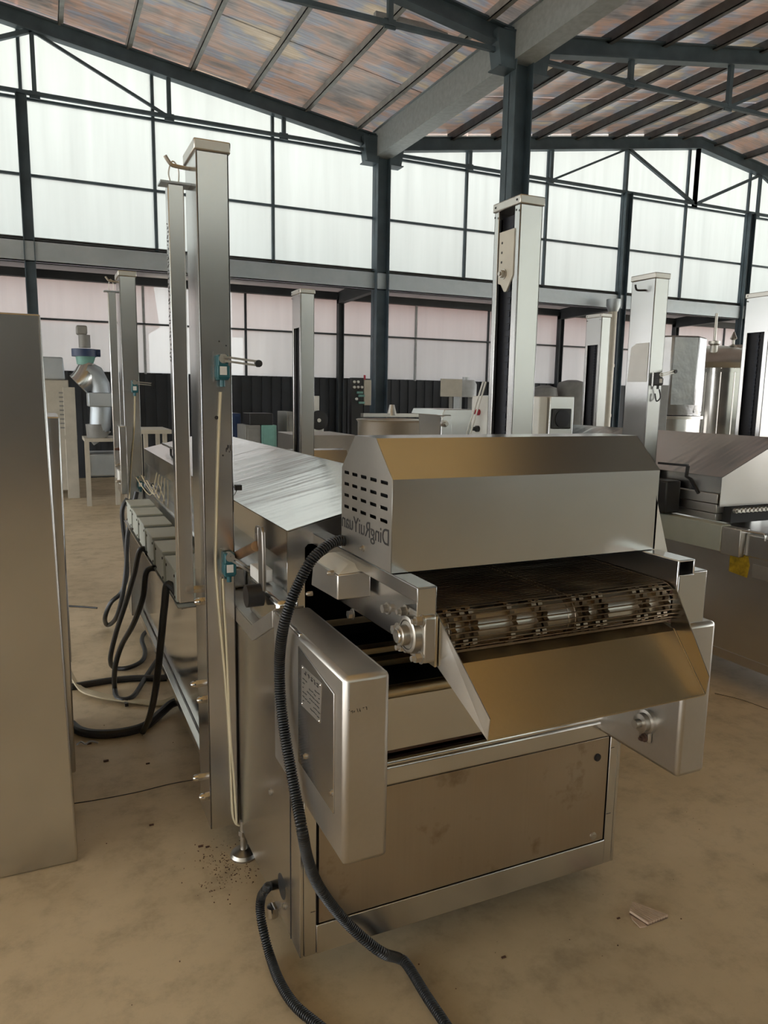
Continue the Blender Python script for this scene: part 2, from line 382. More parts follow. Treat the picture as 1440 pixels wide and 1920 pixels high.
for x, nmx in ((XV, 'at the tall valley column'), (10.95, 'near the downpipe'), (14.5, 'above the foil duct'), (-.08, 'at the far left wall post')):
    tag(G().prism([(12.3, 3.68), (12.3, 3.40), (YO-.06, 3.36), (YO-.06, 3.58)], x-.06, x+.06, 'x').build('lean_to_beam', 'framed', smooth=False), 'dark lean-to rafter beam ' + nmx, 'beam')
# ---- gable wall: glazing bars and panes
XS = [XL, -7.3, -5.45, -3.6, -1.8, -.08, 1.72, 3.59, XV, 7.25, 9.05, 10.95, 12.66, 14.5, 16.3, 18.2, XR]
def struct_empty(name):
    o = bpy.data.objects.new(name, None); COL.objects.link(o); o['kind'] = 'structure'; return o
wf = struct_empty('wall_back')
for i in range(len(XS)-1):
    a, b = XS[i]+.02, XS[i+1]-.02
    for z0, z1 in ((3.68, 4.60), (4.63, 5.63)):
        G().box(a, b, YW, YW+.008, z0, z1).build('pane', 'pane', wf, smooth=False)
    G().prism([(a, 5.66), (b, 5.66), (b, roofz(b)+.08), (a, roofz(a)+.08)], YW, YW+.008, 'y').build('pane', 'pane', wf, smooth=False)
for x in XS:
    G().box(x-.022, x+.022, YW-.05, YW+.02, 3.68, roofz(min(max(x, XL+.01), XR-.01))).build('glazing_bar', 'frame', wf, smooth=False)
for z, h in ((4.615, .018), (5.645, .018)):
    G().box(XL, XR, YW-.04, YW+.015, z-h, z+h).build('girt', 'frame', wf, smooth=False)
G().box(XL, XR, YW-.14, YW-.13, 3.40, 3.70).box(XL, XR, YW-.14, YW-.06, 3.685, 3.70).box(XL, XR, YW-.14, YW-.06, 3.40, 3.415).build('eave_channel', 'galv', wf, smooth=False)
# lean-to roof and outer wall
wo = struct_empty('wall_outer')
for i in range(len(XS)-1):
    a, b = XS[i]+.015, XS[i+1]-.015
    for z0, z1 in ((1.88, 2.76), (2.78, 3.56)):
        G().box(a, b, YO, YO+.008, z0, z1).build('pane', 'panelow', wo, smooth=False)
    G().box(XS[i]-.02, XS[i]+.02, YO-.03, YO+.02, 1.88, 3.56).build('glazing_bar', 'framed' if i % 3 else 'purlin', wo, smooth=False)
    G().hull([(XS[i], YW-.1, 3.74), (XS[i+1], YW-.1, 3.74), (XS[i+1], YO+.3, 3.60), (XS[i], YO+.3, 3.60)],
             [(XS[i], YW-.1, 3.75), (XS[i+1], YW-.1, 3.75), (XS[i+1], YO+.3, 3.61), (XS[i], YO+.3, 3.61)]).build('lean_to_sheet', 'leanroof', wo, smooth=False)
G().box(XL, XR, YO-.05, YO+.02, 2.755, 2.785).build('girt', 'framed', wo, smooth=False)
G().box(XL, XR, YO-.12, YO+.02, 3.44, 3.58).build('eave_beam', 'framed', wo, smooth=False)
G().box(XL, XR, 13.2, 13.28, 3.52, 3.64).build('lean_to_purlin', 'framed', wo, smooth=False)
g = G()
x = XL
while x < XR: g.box(x, x+.11, YO-.02, YO+.05, 0, 1.9); g.box(x+.11, x+.2, YO, YO+.05, 0, 1.9); x += .2
g.build('dado_sheet', plain('dark_dado_sheeting', (.018, .021, .026), .6, 0, .3, 2), wo, smooth=False)
# side walls and near gable, translucent as well
wl = struct_empty('wall_left'); wr = struct_empty('wall_right'); wn = struct_empty('wall_near')
for k in range(11):
    y0, y1 = ys[k], ys[k+1]
    # open bays on both sides with glazing only under the eave
    G().box(XR-.004, XR+.004, y0+.02, y1-.02, 3.4, ZE).build('pane', 'pane', wr, smooth=False)
    G().box(XL-.004, XL+.004, y0+.02, y1-.02, 3.4, ZE).build('pane', 'pane', wl, smooth=False)
    for o, x in ((wl, XL), (wr, XR)):
        G().box(x-.03, x+.03, y0-.03, y0+.03, 0, ZE).build('glazing_bar', 'frame', o, smooth=False)
for i in range(len(XS)-1):
    a, b = XS[i]+.02, XS[i+1]-.02
    zl = 1.2 if 7.2 < XS[i] else 4.6
    G().prism([(a, zl), (b, zl), (b, roofz(b)), (a, roofz(a))], YN-.008, YN, 'y').build('pane', 'pane', wn, smooth=False)
    G().box(a-.04, b+.04, YN-.02, YN+.02, 0, zl).build('dado_sheet', 'nearw', wn, smooth=False)
    G().box(XS[i]-.03, XS[i]+.03, YN, YN+.06, 0, roofz(a)).build('glazing_bar', 'frame', wn, smooth=False)
# outside, beyond the lean-to: reddish shed fronts seen faintly through the sheets
for (a, b, y, h, m, lb) in ((-3.5, 2.2, 17.5, 3.4, 'redbrick', 'red painted shed outside, seen through the left of the lean-to wall'),
                            (4.6, 13.5, 16.6, 3.6, 'redbrick', 'long red roofed shed outside, seen through the middle of the lean-to wall'),
                            (15.2, 21, 17.5, 3.3, 'redbrick', 'red shed outside, seen through the right of the lean-to wall')):
    t = thing('outside_shed', ((a+b)/2, y, 0), lb, 'building')
    G().box(a, b, y, y+2, 0, 2.95).build('front_wall', 'palewall', t, smooth=False)
    G().prism([(y-.3, 2.95), (y+2.3, 2.95), (y+2.3, h+1.0), (y+1, h+1.2)], a-.2, b+.2, 'x').build('roof', m, t, smooth=False)
# ================================================================== FRONT MACHINE
def acorn(g, p, d, r=.011, L=.03):
    p = Vector(p); d = Vector(d)
    g.tube([p, p+d*L*.45], r, 6); g.tube([p+d*L*.45, p+d*L*.75, p+d*L*.95, p+d*L], [r*.92, r*.85, r*.5, r*.1], 10); return g
def hexbolt(g, p, d, r=.010, L=.012, stud=.006):
    p = Vector(p); d = Vector(d)
    g.tube([p, p+d*.003], r*1.35, 14); g.tube([p+d*.003, p+d*(.003+L)], r, 6)
    if stud: g.tube([p+d*(.003+L), p+d*(.003+L+stud)], r*.55, 10)
    return g
def limit_switch(root, x, y, z, d, mat, ang, L=.105, name='limit_switch'):
    """switch body on the front face (y) of a post, roller lever pointing at angle ang to the right"""
    s = G().box(x-.016, x+.016, y-.04, y-.004, z-.055, z+.02).box(x-.019, x+.019, y-.044, y-.006, z-.05, z-.012).build(name, mat, root, .003)
    G().box(x-.022, x-.014, y-.006, y, z-.06, z+.03).build('mounting_plate', 'sz', s)
    G().box(x-.012, x+.009, y-.0448, y-.044, z-.04, z-.015).build('rating_label', 'paper', s)
    G().cyl((x, y-.045, z+.008), (x, y-.012, z+.008), .014, 12).build('rotary_head', 'castm', s)
    G().cyl((x, y-.022, z-.055), (x, y-.022, z-.075), .008, 10).build('cable_gland', 'teal' if mat == 'teal' else 'black', s)
    dx, dz = math.cos(ang)*L, math.sin(ang)*L
    strut(G(), (x, y-.05, z+.013), (x+dx, y-.05, z+.013+dz), .003).build('lever', 'castm', s)
    strut(G(), (x, y-.05, z+.001), (x+dx, y-.05, z+.001+dz), .003).build('lever', 'castm', s)
    G().cyl((x+dx, y-.058, z+.007+dz), (x+dx, y-.042, z+.007+dz), .011, 12).build('lever_roller', 'black', s)
    return s
def lift_post(root, x0, x1, y0, y1, side, z0=.11, z1=2.245, style='plate', hook=True, name='lift_post', low=False):
    t = .006; xo, xc = (x1, x0) if side > 0 else (x0, x1)   # open face, closed face
    d = 1 if side > 0 else -1
    g = G().box(x0, x1, y0, y0+t, z0, z1).box(x0, x1, y1-t, y1, z0, z1)
    g.box(min(xc, xc+d*t), max(xc, xc+d*t), y0, y1, z0, z1)
    g.box(min(xo, xo-d*t), max(xo, xo-d*t), y0, y0+.036, z0, z1).box(min(xo, xo-d*t), max(xo, xo-d*t), y1-.03, y1, z0, z1)
    p = g.build(name, 'sz', root, .002)
    G().box(min(xc+d*.012, xo-d*.03), max(xc+d*.012, xo-d*.03), y0+.012, y1-.012, z0, z1-.02).build('channel_shade_fill', 'slot', p, smooth=False)  # black filler put in for the shade inside the open channel
    ym = (y0+y1)/2
    gc = G()
    for k in range(int((z1-z0-.1)/.024)):
        z = z0+.05+k*.024; gc.box(xo-d*.026-.003, xo-d*.026+.003, ym-.011+(k % 2)*.003, ym+.011-(k % 2)*.003, z, z+.019)
    c = gc.build('lift_chain', 'chain', p, smooth=False); c['kind'] = 'stuff'
    G().box(x0-.006, x1+.006, y0-.006, y1+.006, z1, z1+.032).build('cap', 'satin', p, .004)
    gb = G()
    if side < 0:
      for (yy, zz) in ((y0+.016, z1+.016), (y1-.014, z1+.016), (y0+.016, z1-.02), (y1-.014, z1-.02)):
        gb.tube([(xo+d*.006, yy, zz), (xo+d*.008, yy, zz)], .004, 8).build('cap_screw', 'ink', p); gb = G()
    if style == 'plate':
        yy0, yy1 = y0+.028, y1-.045
        G().prism([(yy0, z1-.08), (yy1, z1-.08), (yy1, z1-.265), (yy1-.02, z1-.272), ((yy0+yy1)/2+.005, z1-.30), ((yy0+yy1)/2-.01, z1-.30), (yy0, z1-.245)], xo-d*.002, xo+d*.004, 'x').build('bearing_plate', 'cream', p)
        hexbolt(G(), (xo+d*.004, (yy0+yy1)/2+.01, z1-.235), (d, 0, 0), .014, .014).build('axle_nut', 'castm', p)
        gb = G()
        for k in range(3): gb.tube([(xo+d*.004, yy1-.02, z1-.12-.035*k), (xo+d*.0046, yy1-.02, z1-.12-.035*k)], .005, 8)
        gb.build('screw_holes', 'ink', p)
    elif style == 'cover':
        G().box(xo-.002, xo+.002, y0+.01, y1-.008, z1-.23, z1).build('cover_plate', 'sz', p)
    if hook:
        yh = y0+.12
        G().tube(smooth_path([(xc+.0, yh, z1-.022), (xc-.035, yh, z1-.02), (xc-.05, yh, z1-.017), (xc-.06, yh, z1-.006), (xc-.068, yh, z1+.006)], 5), .006, 8).build('hook', 'castm', p)
    return p
m1 = thing('conveyor_oven', (1.055, 1.638, 0), 'long stainless conveyor oven in the foreground with exit hood, chute and wire belt', 'machine')
XA, XB, YF, YE = .533, 1.575, 1.638, 5.3
def mx(x): return 2*1.055-x
# side walls, ledge
sil = [(YF, .1), (YE, .1), (YE, .866), (2.09, .866), (1.85, .978), (YF, .978)]
sp = G().prism(sil, XA, XA+.01, 'x').build('side_panel', 'sy', m1, .002)
G().box(XA-.0015, XA, 1.715, 1.7175, .1, .9).build('panel_seam', 'ink', sp, smooth=False)
for (yy, zz) in ((1.90, .43), (1.77, .16)): hexbolt(G(), (XA, yy, zz), (-1, 0, 0), .007, .003, 0).build('rivet', 'castm', sp)
G().lathe((XA-.0005, 1.80, .20), [(.035, 0), (.035, .001)], 20, 'x').build('cable_port', 'rubber', sp)
G().prism([(YF, .1), (YE, .1), (YE, .866), (2.09, .866), (1.85, .978), (YF, .978)], XB-.01, XB, 'x').build('side_panel', 'sy', m1, .002)
for a, b in ((XA, .615), (1.495, XB)):
    G().hull([(a, YE, .866), (b, YE, .866), (b, 2.09, .866), (a, 2.09, .866)], [(a, YE, .872), (b, YE, .872), (b, 2.085, .872), (a, 2.085, .872)]).hull(
        [(a, 2.09, .866), (b, 2.09, .866), (b, 1.85, .978), (a, 1.85, .978)], [(a, 2.085, .872), (b, 2.085, .872), (b, 1.847, .985), (a, 1.847, .985)]).build('ledge', 'satin', m1, .001)
band = [(2.29, .868), (2.088, .868), (1.862, .975), (1.862, .928), (2.078, .822), (2.29, .822)]
G().prism(band, XA-.003, XA, 'x').build('folded_edge', 'satin', m1, .001)
# front of the base
G().box(XA+.0105, .578, YF-.0005, 1.70, .1, .60).build('corner_post', 'sz', m1, .003)
G().box(1.534, XB-.0105, YF-.0005, 1.70, .1, .60).build('corner_post', 'sz', m1, .003)
G().box(.578, 1.534, YF-.001, YF+.012, .1, .182).build('bottom_rail', 'sx', m1, .002)
fp = G().box(.586, 1.529, YF+.003, YF+.006, .184, .527).build('front_panel', 'film', m1, .001)
for (px, py) in ((626, 1703), (1112, 1567), (1120, 1420)):
    q = at(px, py, Y=YF+.003); hexbolt(G(), (q.x, YF+.003, q.z), (0, -1, 0), .009, .002, 0).build('panel_screw', 'castm' if py > 1500 else 'ink', fp)
gi = G()
for (zz, xa, xb) in ((.225, .562, .574), (.335, .560, .574), (.27, 1.535, 1.552), (.49, 1.535, 1.548)): gi.box(xa, xb, YF-.0008, YF, zz-.0008, zz+.0008)
gi.build('scribed_marks', 'ink', fp)
G().box(.575, .5865, YF+.010, YF+.014, .182, .53).build('gap_shade_strip', 'slot', m1)  # black strips put in for the shade in the panel gaps
G().box(1.528, 1.5345, YF+.010, YF+.014, .182, .53).build('gap_shade_strip', 'slot', m1)
G().box(.575, 1.575, YF-.004, YF+.02, .53, .588).build('upper_rail', 'sx', m1, .008)
G().cyl((.6, YF+.012, .590), (1.56, YF+.012, .590), .012, 12).build('rolled_edge', 'polish', m1)
G().box(.575, 1.56, YF+.022, YF+.05, .588, .625).build('groove_strip', 'rust', m1)
G().box(.62, 1.50, YF+.006, YF+.012, .625, .772).build('front_plate', 'sx', m1, .002)
G().cyl((.632, YF+.004, .792), (1.49, YF+.004, .792), .016, 14).build('cross_tube', 'worn', m1)
for (px, py) in ((735, 1208), (745, 1232)):
    q = at(px, py, Y=1.80)
    G().box(.55, 1.56, 1.79, 1.83, q.z-.018, q.z).build('inner_crossbar', 'worn', m1, .002)
G().box(.545, 1.563, 1.66, 5.2, .60, .61).build('inner_shade_floor', 'shadein', m1)  # black sheets from here stand in for the shade inside the base
G().box(.63, 1.48, 2.6, 2.61, .61, 1.14).build('shade_baffle', 'shadein', m1)
G().box(.543, 1.567, 1.66, 1.67, .11, .58).build('inner_shade_sheet', 'shadein', m1)
# gear covers
def gear_cover(x0, x1, left):
    c = G().prism([(1.335, .552), (1.86, .552), (1.86, .978), (1.335, .978)], x0, x1, 'x').build('gear_cover', 'satin', m1, .012)
    if left:
        X = x0-.0005
        a = at(627, 1526, X=X); b = at(566, 1434, X=X)
        pn = G().prism([(a.y, a.z), (1.632, b.z), (1.632, .952), (a.y, .925)], X-.003, X+.002, 'x').build('access_panel', 'sz', c, .001)
        X = X-.003
        pts = [at(566, 1247, X=X), at(603, 1282, X=X), at(600, 1356, X=X), at(566, 1322, X=X)]
        pl = G().sheet(pts[::-1], .0012).build('nameplate', 'satin', c)
        part_label(pl, 'small riveted metal nameplate with rows of dark characters')
        u0, v0 = pts[0], pts[3]; eu = pts[1]-pts[0]; ev = pts[3]-pts[0]
        gp = G(); rnd = random.Random(3)
        def nmf(u, v): p = pts[0]+eu*u+ev*v; return Vector((X-.0014, p.y, p.z))
        for k in range(5):
            for q in range(4):
                uu = .2+.15*k+rnd.random()*.09; vv = .06+rnd.random()*.09
                gp.tube([nmf(uu-.04, vv), nmf(uu+.03, vv+.005)], .0008, 4)
            gp.tube([nmf(.24+.15*k, .05), nmf(.24+.15*k, .16)], .0008, 4)
        for row in range(6):
            v = .27+row*.11; u = .08
            while u < .92:
                L = .03+rnd.random()*.09
                if rnd.random() < .8: gp.tube([nmf(u, v+rnd.random()*.02), nmf(min(u+L, .95), v+rnd.random()*.03)], .0011, 4)
                u += L+.03
        gp.build('nameplate_print', 'ink', c)
        for (px, py) in ((568, 1252), (601, 1285), (567, 1319), (599, 1352)):
            q = at(px, py, X=X); G().lathe((X-.0012, q.y, q.z), [(.0035, 0), (.002, -.0015)], 8, 'x').build('rivet', 'polish', c)
        for (px, py) in ((572, 1418), (622, 1487)):
            q = at(px, py, X=X); hexbolt(G(), (X, q.y, q.z), (-1, 0, 0), .006, .003, 0).build('panel_screw', 'polish', c)
        a, b = at(652, 1337, Y=1.3345), at(690, 1333, Y=1.3345)
        scribble((a.x, b.x, a.z-.003, a.z+.007), 7, lambda u, v: Vector((u, 1.3345, v)), .0007, 5).build('pen_note', 'ink', c)
    else:
        q = at(1215, 1352, X=x0)
        bl = G().lathe((x0, q.y, q.z), [(.034, 0), (.034, -.012), (.026, -.014), (.026, -.03), (.012, -.032), (.012, -.05)], 18, 'x').build('flange_bearing', 'castm', c)
        hexbolt(G(), (x0-.012, q.y-.004, q.z-.045), (-1, 0, 0), .009, .01).build('bearing_bolt', 'rust', c)
        G().box(x0-.012, x0, q.y-.02, q.y+.02, q.z-.058, q.z).build('bearing_ear', 'castm', c, .004)
    return c
gear_cover(.531, .636, True)
gear_cover(1.486, 1.586, False)
G().box(1.452, 1.55, 1.348, 1.75, .965, 1.116).build('chain_guard', 'sz', m1, .003)
# conveyor frame plates
def plate(x_in, x_out, name):
    g = G(); a, b = min(x_in, x_out), max(x_in, x_out); d = 1 if x_out > x_in else -1
    g.prism([(1.30, 1.0), (1.95, .985), (1.95, 1.162), (1.30, 1.162)], min(x_in, x_in+d*.005), max(x_in, x_in+d*.005), 'x')
    g.box(a, b, 1.30, 1.96, 1.158, 1.163)
    if x_in < 1:
        g.box(a, b, 1.30, 1.304, 1.10, 1.163).box(min(x_out, x_out-d*.004), max(x_out, x_out-d*.004), 1.30, 1.96, 1.13, 1.163)
    else:
        g.box(min(x_out, x_out-d*.004), max(x_out, x_out-d*.004), 1.30, 1.96, 1.125, 1.163).box(a, b, 1.30, 1.96, 1.122, 1.126)
    return g.build(name, 'sy', m1, .003)
pl = plate(.722, .676, 'conveyor_plate'); pr_ = plate(1.394, 1.45, 'conveyor_plate')
for (px, py) in ((722, 1141), (741, 1180), (657, 1152)):
    q = at(px, py, X=.71); hexbolt(G(), (.717, q.y, q.z), (-1, 0, 0), .011, .012, 0).build('hex_bolt', 'castm', pl)
for (px, py) in ((1220, 1092), (1262, 1112), (1257, 1160)):
    q = at(px, py, X=1.392); hexbolt(G(), (1.394, q.y, q.z), (-1, 0, 0), .007, .004, 0).build('hex_bolt', 'rust', pr_)
# bearing on the left plate
RY, RZ = 1.34, 1.052
be = G().prism([(RY-.045, RZ-.052), (RY+.045, RZ-.052), (RY+.05, RZ-.047), (RY+.05, RZ+.047), (RY+.045, RZ+.052), (RY-.045, RZ+.052), (RY-.05, RZ+.047), (RY-.05, RZ-.047)], .690, .717, 'x').build('flange_bearing', 'castm', m1, .005)
G().lathe((.692, RY, RZ), [(.042, 0), (.040, -.018), (.036, -.02), (.032, -.02), (.032, -.012)], 26, 'x').build('bearing_housing', 'castm', be)
G().lathe((.692, RY, RZ), [(.030, -.008), (.030, -.019), (.022, -.02), (.022, -.036), (.02, -.038)], 22, 'x').build('bearing_collar', 'castm', be)
G().lathe((.692, RY, RZ), [(.0165, -.02), (.0165, -.042), (.0145, -.044)], 20, 'x').build('shaft_end', 'polish', be)
for sy_ in (-1, 1):
    for sz_ in (-1, 1): hexbolt(G(), (.69, RY+sy_*.037, RZ+sz_*.04), (-1, 0, 0), .0105, .013, .008).build('bolt', 'castm', be)
G().box(.716, .7215, 1.292, 1.40, .99, 1.10).build('backing_plate', 'worn', m1, .001)
# roller, sprockets, belt
rl = G().cyl((.735, RY, RZ), (1.385, RY, RZ), .034, 26).build('drive_roller', 'castm', m1)
for xs in [at(px, 1215-.115*(px-830), Y=1.30).x for px in (848, 873, 890, 962, 1008, 1020, 1083, 1097, 1120, 1133, 1196, 1210, 1234, 1246)]:
    gs = G(); n = 18; pts = []
    for k in range(n*2):
        r_ = .049 if k % 2 else .042; t_ = 2*math.pi*k/(2*n); pts.append((RY+r_*math.cos(t_), RZ+r_*math.sin(t_)))
    gs.prism(pts, xs-.006, xs+.006, 'x').build('sprocket', 'oily', rl, smooth=False)
path = []
y = 2.35
while y > RY: path.append((y, RZ+.051)); y -= .0125
for k in range(14): t_ = math.pi/2+math.pi*k/13; path.append((RY+.051*math.cos(t_), RZ+.051*math.sin(t_)))
y = RY+.012
while y < 1.9: path.append((y, RZ-.051)); y += .0125
gw = G(); xs0, xs1 = .728, 1.388
for (y_, z_) in path: gw.box(xs0, xs1, y_-.0013, y_+.0013, z_-.0013, z_+.0013)
nx = 34
for k in range(nx+1):
    xx = xs0+(xs1-xs0)*k/nx
    for (p_, q_) in zip(path, path[1:]):
        a_ = Vector((xx, p_[0], p_[1])); b_ = Vector((xx, q_[0], q_[1]))
        if k % 17 in (0, 1): gw.tube([a_, b_], .0011, 3)
wb = gw.build('wire_belt', 'oily', m1, smooth=False); wb['kind'] = 'stuff'
G().box(.74, 1.38, 1.46, 2.3, RZ-.03, RZ+.03).build('belt_shade_bed', 'shadein', m1)  # black block put in for the shade under the belt
TYF = 1.953
# exit chute
ZL, YLp = .884, 1.152
def cx(y): s_ = min(1, max(0, (1.30-y)/(1.30-YLp))); return .724+.038*s_
cp = G()
cpp = [(1.33, 1.0), (1.285, .992), (YLp, ZL)]
for (p_, q_) in zip(cpp, cpp[1:]):
    cp.sheet([(cx(p_[0]), p_[0], p_[1]), (cx(q_[0]), q_[0], q_[1]), (mx(cx(q_[0])), q_[0], q_[1]), (mx(cx(p_[0])), p_[0], p_[1])], -.002)
ch = cp.build('chute_plate', 'worn', m1)
part_label(ch, 'scratched discharge chute plate with a golden reflection in its colour')
zt1 = at(921, 1347, Y=YLp-.006).z
for s_ in (0, 1):
    f_ = (lambda x: x) if s_ == 0 else mx
    poly = [(cx(1.30), 1.302, 1.105), (cx(YLp), YLp-.008, zt1), (cx(YLp), YLp-.002, ZL), (cx(1.30), 1.302, .995)]
    G().sheet([(f_(a), b, c) for a, b, c in poly], .002*(1 if s_ else -1)).build('chute_side', 'sy', ch)
wbead = []
for k in range(40):
    t_ = k/39; y_ = 1.30+(YLp-1.30)*t_; z_ = (.992+(ZL-.992)*max(0, (1.285-y_)/(1.285-YLp))) if y_ < 1.285 else .994
    wbead.append((mx(cx(y_))-.001, y_, z_+.001+.0008*(k % 2)))
G().tube(wbead, .0012, 5).build('weld_bead', 'polish', ch)
G().tube([(cx(YLp), YLp, ZL-.001), (mx(cx(YLp)), YLp, ZL-.001)], .0025, 6).build('chute_lip', 'worn', ch)
# exit hood with slotted end plate and mirrored cut lettering
HX0, HX1 = .675, 1.438
prof = [(1.425, 1.165), (1.425, 1.372), (1.515, 1.456), (1.637, 1.456), (1.723, 1.372), (1.723, 1.165)]
gh = G()
for (p_, q_) in zip(prof, prof[1:]):
    n_ = Vector((0, q_[1]-p_[1], -(q_[0]-p_[0]))).normalized()*.0015
    gh.hull([(HX0, p_[0], p_[1]), (HX1, p_[0], p_[1]), (HX1, q_[0], q_[1]), (HX0, q_[0], q_[1])],
            [(HX0, p_[0]+n_.y, p_[1]+n_.z), (HX1, p_[0]+n_.y, p_[1]+n_.z), (HX1, q_[0]+n_.y, q_[1]+n_.z), (HX0, q_[0]+n_.y, q_[1]+n_.z)])
eh = gh.build('exit_hood', 'sx', m1)
cols = [(185, 525, 58), (275, 549, 64), (375, 574, 70), (485, 600, 78), (608, 629, 88)]
rowz = [at(620+608/6, 800+v/6, X=HX0).z for v in (629, 774, 917, 1061)]
holes = []
for (u_, v_, wd) in cols:
    c_ = at(620+u_/6, 800+v_/6, X=HX0); e_ = at(620+(u_+wd/2)/6, 800+(v_+wd*.12)/6, X=HX0); hl = abs(c_.y-e_.y); hh = .0042
    for z_ in rowz:
        holes.append([(c_.y+s1*hl*k1, z_+s2*hh*k2) for (s1, k1, s2, k2) in ((-1, .85, -1, 1), (1, .85, -1, 1), (1, 1, -1, .6), (1, 1, 1, .6), (1, .85, 1, 1), (-1, .85, 1, 1), (-1, 1, 1, .6), (-1, 1, -1, .6))])
me = holed([(a, b) for a, b in prof], holes, .0016, lambda c: Vector((HX0-.0006+c.z, c.x, c.y)))
ep = mkobj('end_plate', me, 'satin', eh, smooth=False); part_label(ep, 'slotted end plate of the exit hood')
d0 = at(730, 1024, X=HX0); n0 = at(642.5, 986, X=HX0); dt = at(729.5, 992.5, X=HX0)
me = lettering('DingRuiYuan', (dt.z-d0.z)/.70, lambda u, v, w_: Vector((HX0-.0018+w_, d0.y+(n0.y-d0.y)*u, d0.z+(n0.z-d0.z)*u+v)))
G().box(HX0+.03, HX0+.032, 1.43, 1.72, 1.17, 1.36).build('shade_baffle', 'shadein', eh)  # black sheet added behind the slots to keep them dark
lt = mkobj('lettering', me, 'ink', eh, smooth=False); part_label(lt, 'mirrored DingRuiYuan lettering cut in the end plate')
G().prism(prof, HX1-.0016, HX1, 'x').build('end_plate', 'sz', eh)
q = at(682, 1028, X=HX0); hexbolt(G(), (HX0-.001, q.y, q.z), (-1, 0, 0), .006, .004, .004).build('hood_bolt', 'castm', eh)
G().sheet([at(1222, 1034, Y=1.428), at(1251, 1041, Y=1.428), at(1229, 930, Y=1.428)], .003).build('rear_gusset', 'white', eh)
G().box(.74, 1.375, 1.70, TYF, 1.140, 1.146).build('belt_shade_plate', 'shadein', m1)  # black plate added to darken the space under the hood
G().box(.724, 1.392, 1.60, 1.604, 1.115, 1.165).build('shade_curtain', 'shadein', m1)  # black sheet put in for the shade below the hood
# motor box beside the plate
mb = G().hull([(.622, 1.615, 1.06), (.705, 1.605, 1.062), (.705, 1.81, 1.06), (.622, 1.81, 1.05)], [(.622, 1.615, 1.122), (.705, 1.605, 1.128), (.705, 1.81, 1.128), (.628, 1.81, 1.118)]).build('terminal_cover', 'satin', m1, .003)
G().hull([(.625, 1.618, 1.122), (.703, 1.608, 1.128), (.703, 1.80, 1.128), (.63, 1.80, 1.118)], [(.66, 1.64, 1.142), (.70, 1.635, 1.142), (.70, 1.78, 1.142), (.66, 1.78, 1.142)]).build('sloped_lid', 'cream', mb, .002)
for (px, py) in ((622, 1074), (583, 1113)):
    q = at(px, py, X=.618); acorn(G(), (.622, q.y, q.z), (-1, 0, 0), .007, .018).build('cap_nut', 'castm', mb)
# tunnel: front gable, side wall, sill, lid
TX, TY, TE, ZR, ZS = .60, 1.953, 5.22, 1.283, 1.171
me = holed([(TX, .88), (mx(TX), .88), (mx(TX), ZS-.002), (1.055, ZR-.002), (TX, ZS-.002)],
           [[(.652, .90), (mx(.652), .90), (mx(.652), 1.122), (mx(.662), 1.132), (.662, 1.132), (.652, 1.122)]], .003, lambda c: Vector((c.x, TY+c.z, c.y)))
tf = mkobj('tunnel_front', me, 'sx', m1, smooth=False)
G().box(TX+.018, TX+.022, TY, TE, .87, 1.09).build('tunnel_wall', 'sy', m1)
G().box(mx(TX)-.022, mx(TX)-.018, TY, TE, .87, 1.09).build('tunnel_wall', 'sy', m1)
lid = G().hull([(TX, TY-.002, ZS), (1.055, TY-.002, ZR), (1.055, TE, ZR), (TX, TE, ZS)], [(TX, TY-.002, ZS+.003), (1.055, TY-.002, ZR+.003), (1.055, TE, ZR+.003), (TX, TE, ZS+.003)]).hull(
    [(mx(TX), TY-.002, ZS), (1.055, TY-.002, ZR), (1.055, TE, ZR), (mx(TX), TE, ZS)], [(mx(TX), TY-.002, ZS+.003), (1.055, TY-.002, ZR+.003), (1.055, TE, ZR+.003), (mx(TX), TE, ZS+.003)]).build('tunnel_lid', 'top', m1, smooth=False)
part_label(lid, 'bright gently pitched lid of the tunnel')
for x_ in (TX, mx(TX)-.003): G().box(x_, x_+.003, TY-.002, TE, 1.082, ZS+.002).build('lid_skirt', 'polish', lid)
G().box(TX, mx(TX), TE-.004, TE, .9, ZS).build('tunnel_end', 'sx', m1)
G().box(.556, .62, 1.905, 2.22, .872, .985).build('tunnel_sill', 'polish', m1, .012)
G().box(.556, .62, 2.5, 5.1, .872, .95).build('tunnel_sill', 'sy', m1, .01)
# flag bar on the lid, lying behind the front post, with black end cap
a, b = at(281, 833, Y=4.7), at(330, 852, Y=4.2)
fb = G().tube([(.66, 4.75, 1.235), (.66, 4.1, 1.235)], .009, 4).build('flag_bar', 'sy', lid)
G().box(.655, .665, 4.42, 4.44, 1.18, 1.235).build('flag_stud', 'black', lid)
c_ = at(447, 914, Y=2.44); a_ = c_+Vector((-.09, .02, .012))
G().tube([a_, c_], .005, 4).build('flag_bar', 'galv', lid); G().box(c_.x-.012, c_.x+.01, 2.43, 2.45, c_.z-.009, c_.z+.009).build('bar_cap', 'black', lid)
cable('sensor_wire', [c_+Vector((-.006, 0, -.01)), c_+Vector((-.02, 0, -.03)), c_+Vector((-.05, .02, -.035))], .0015, 'white', lid)
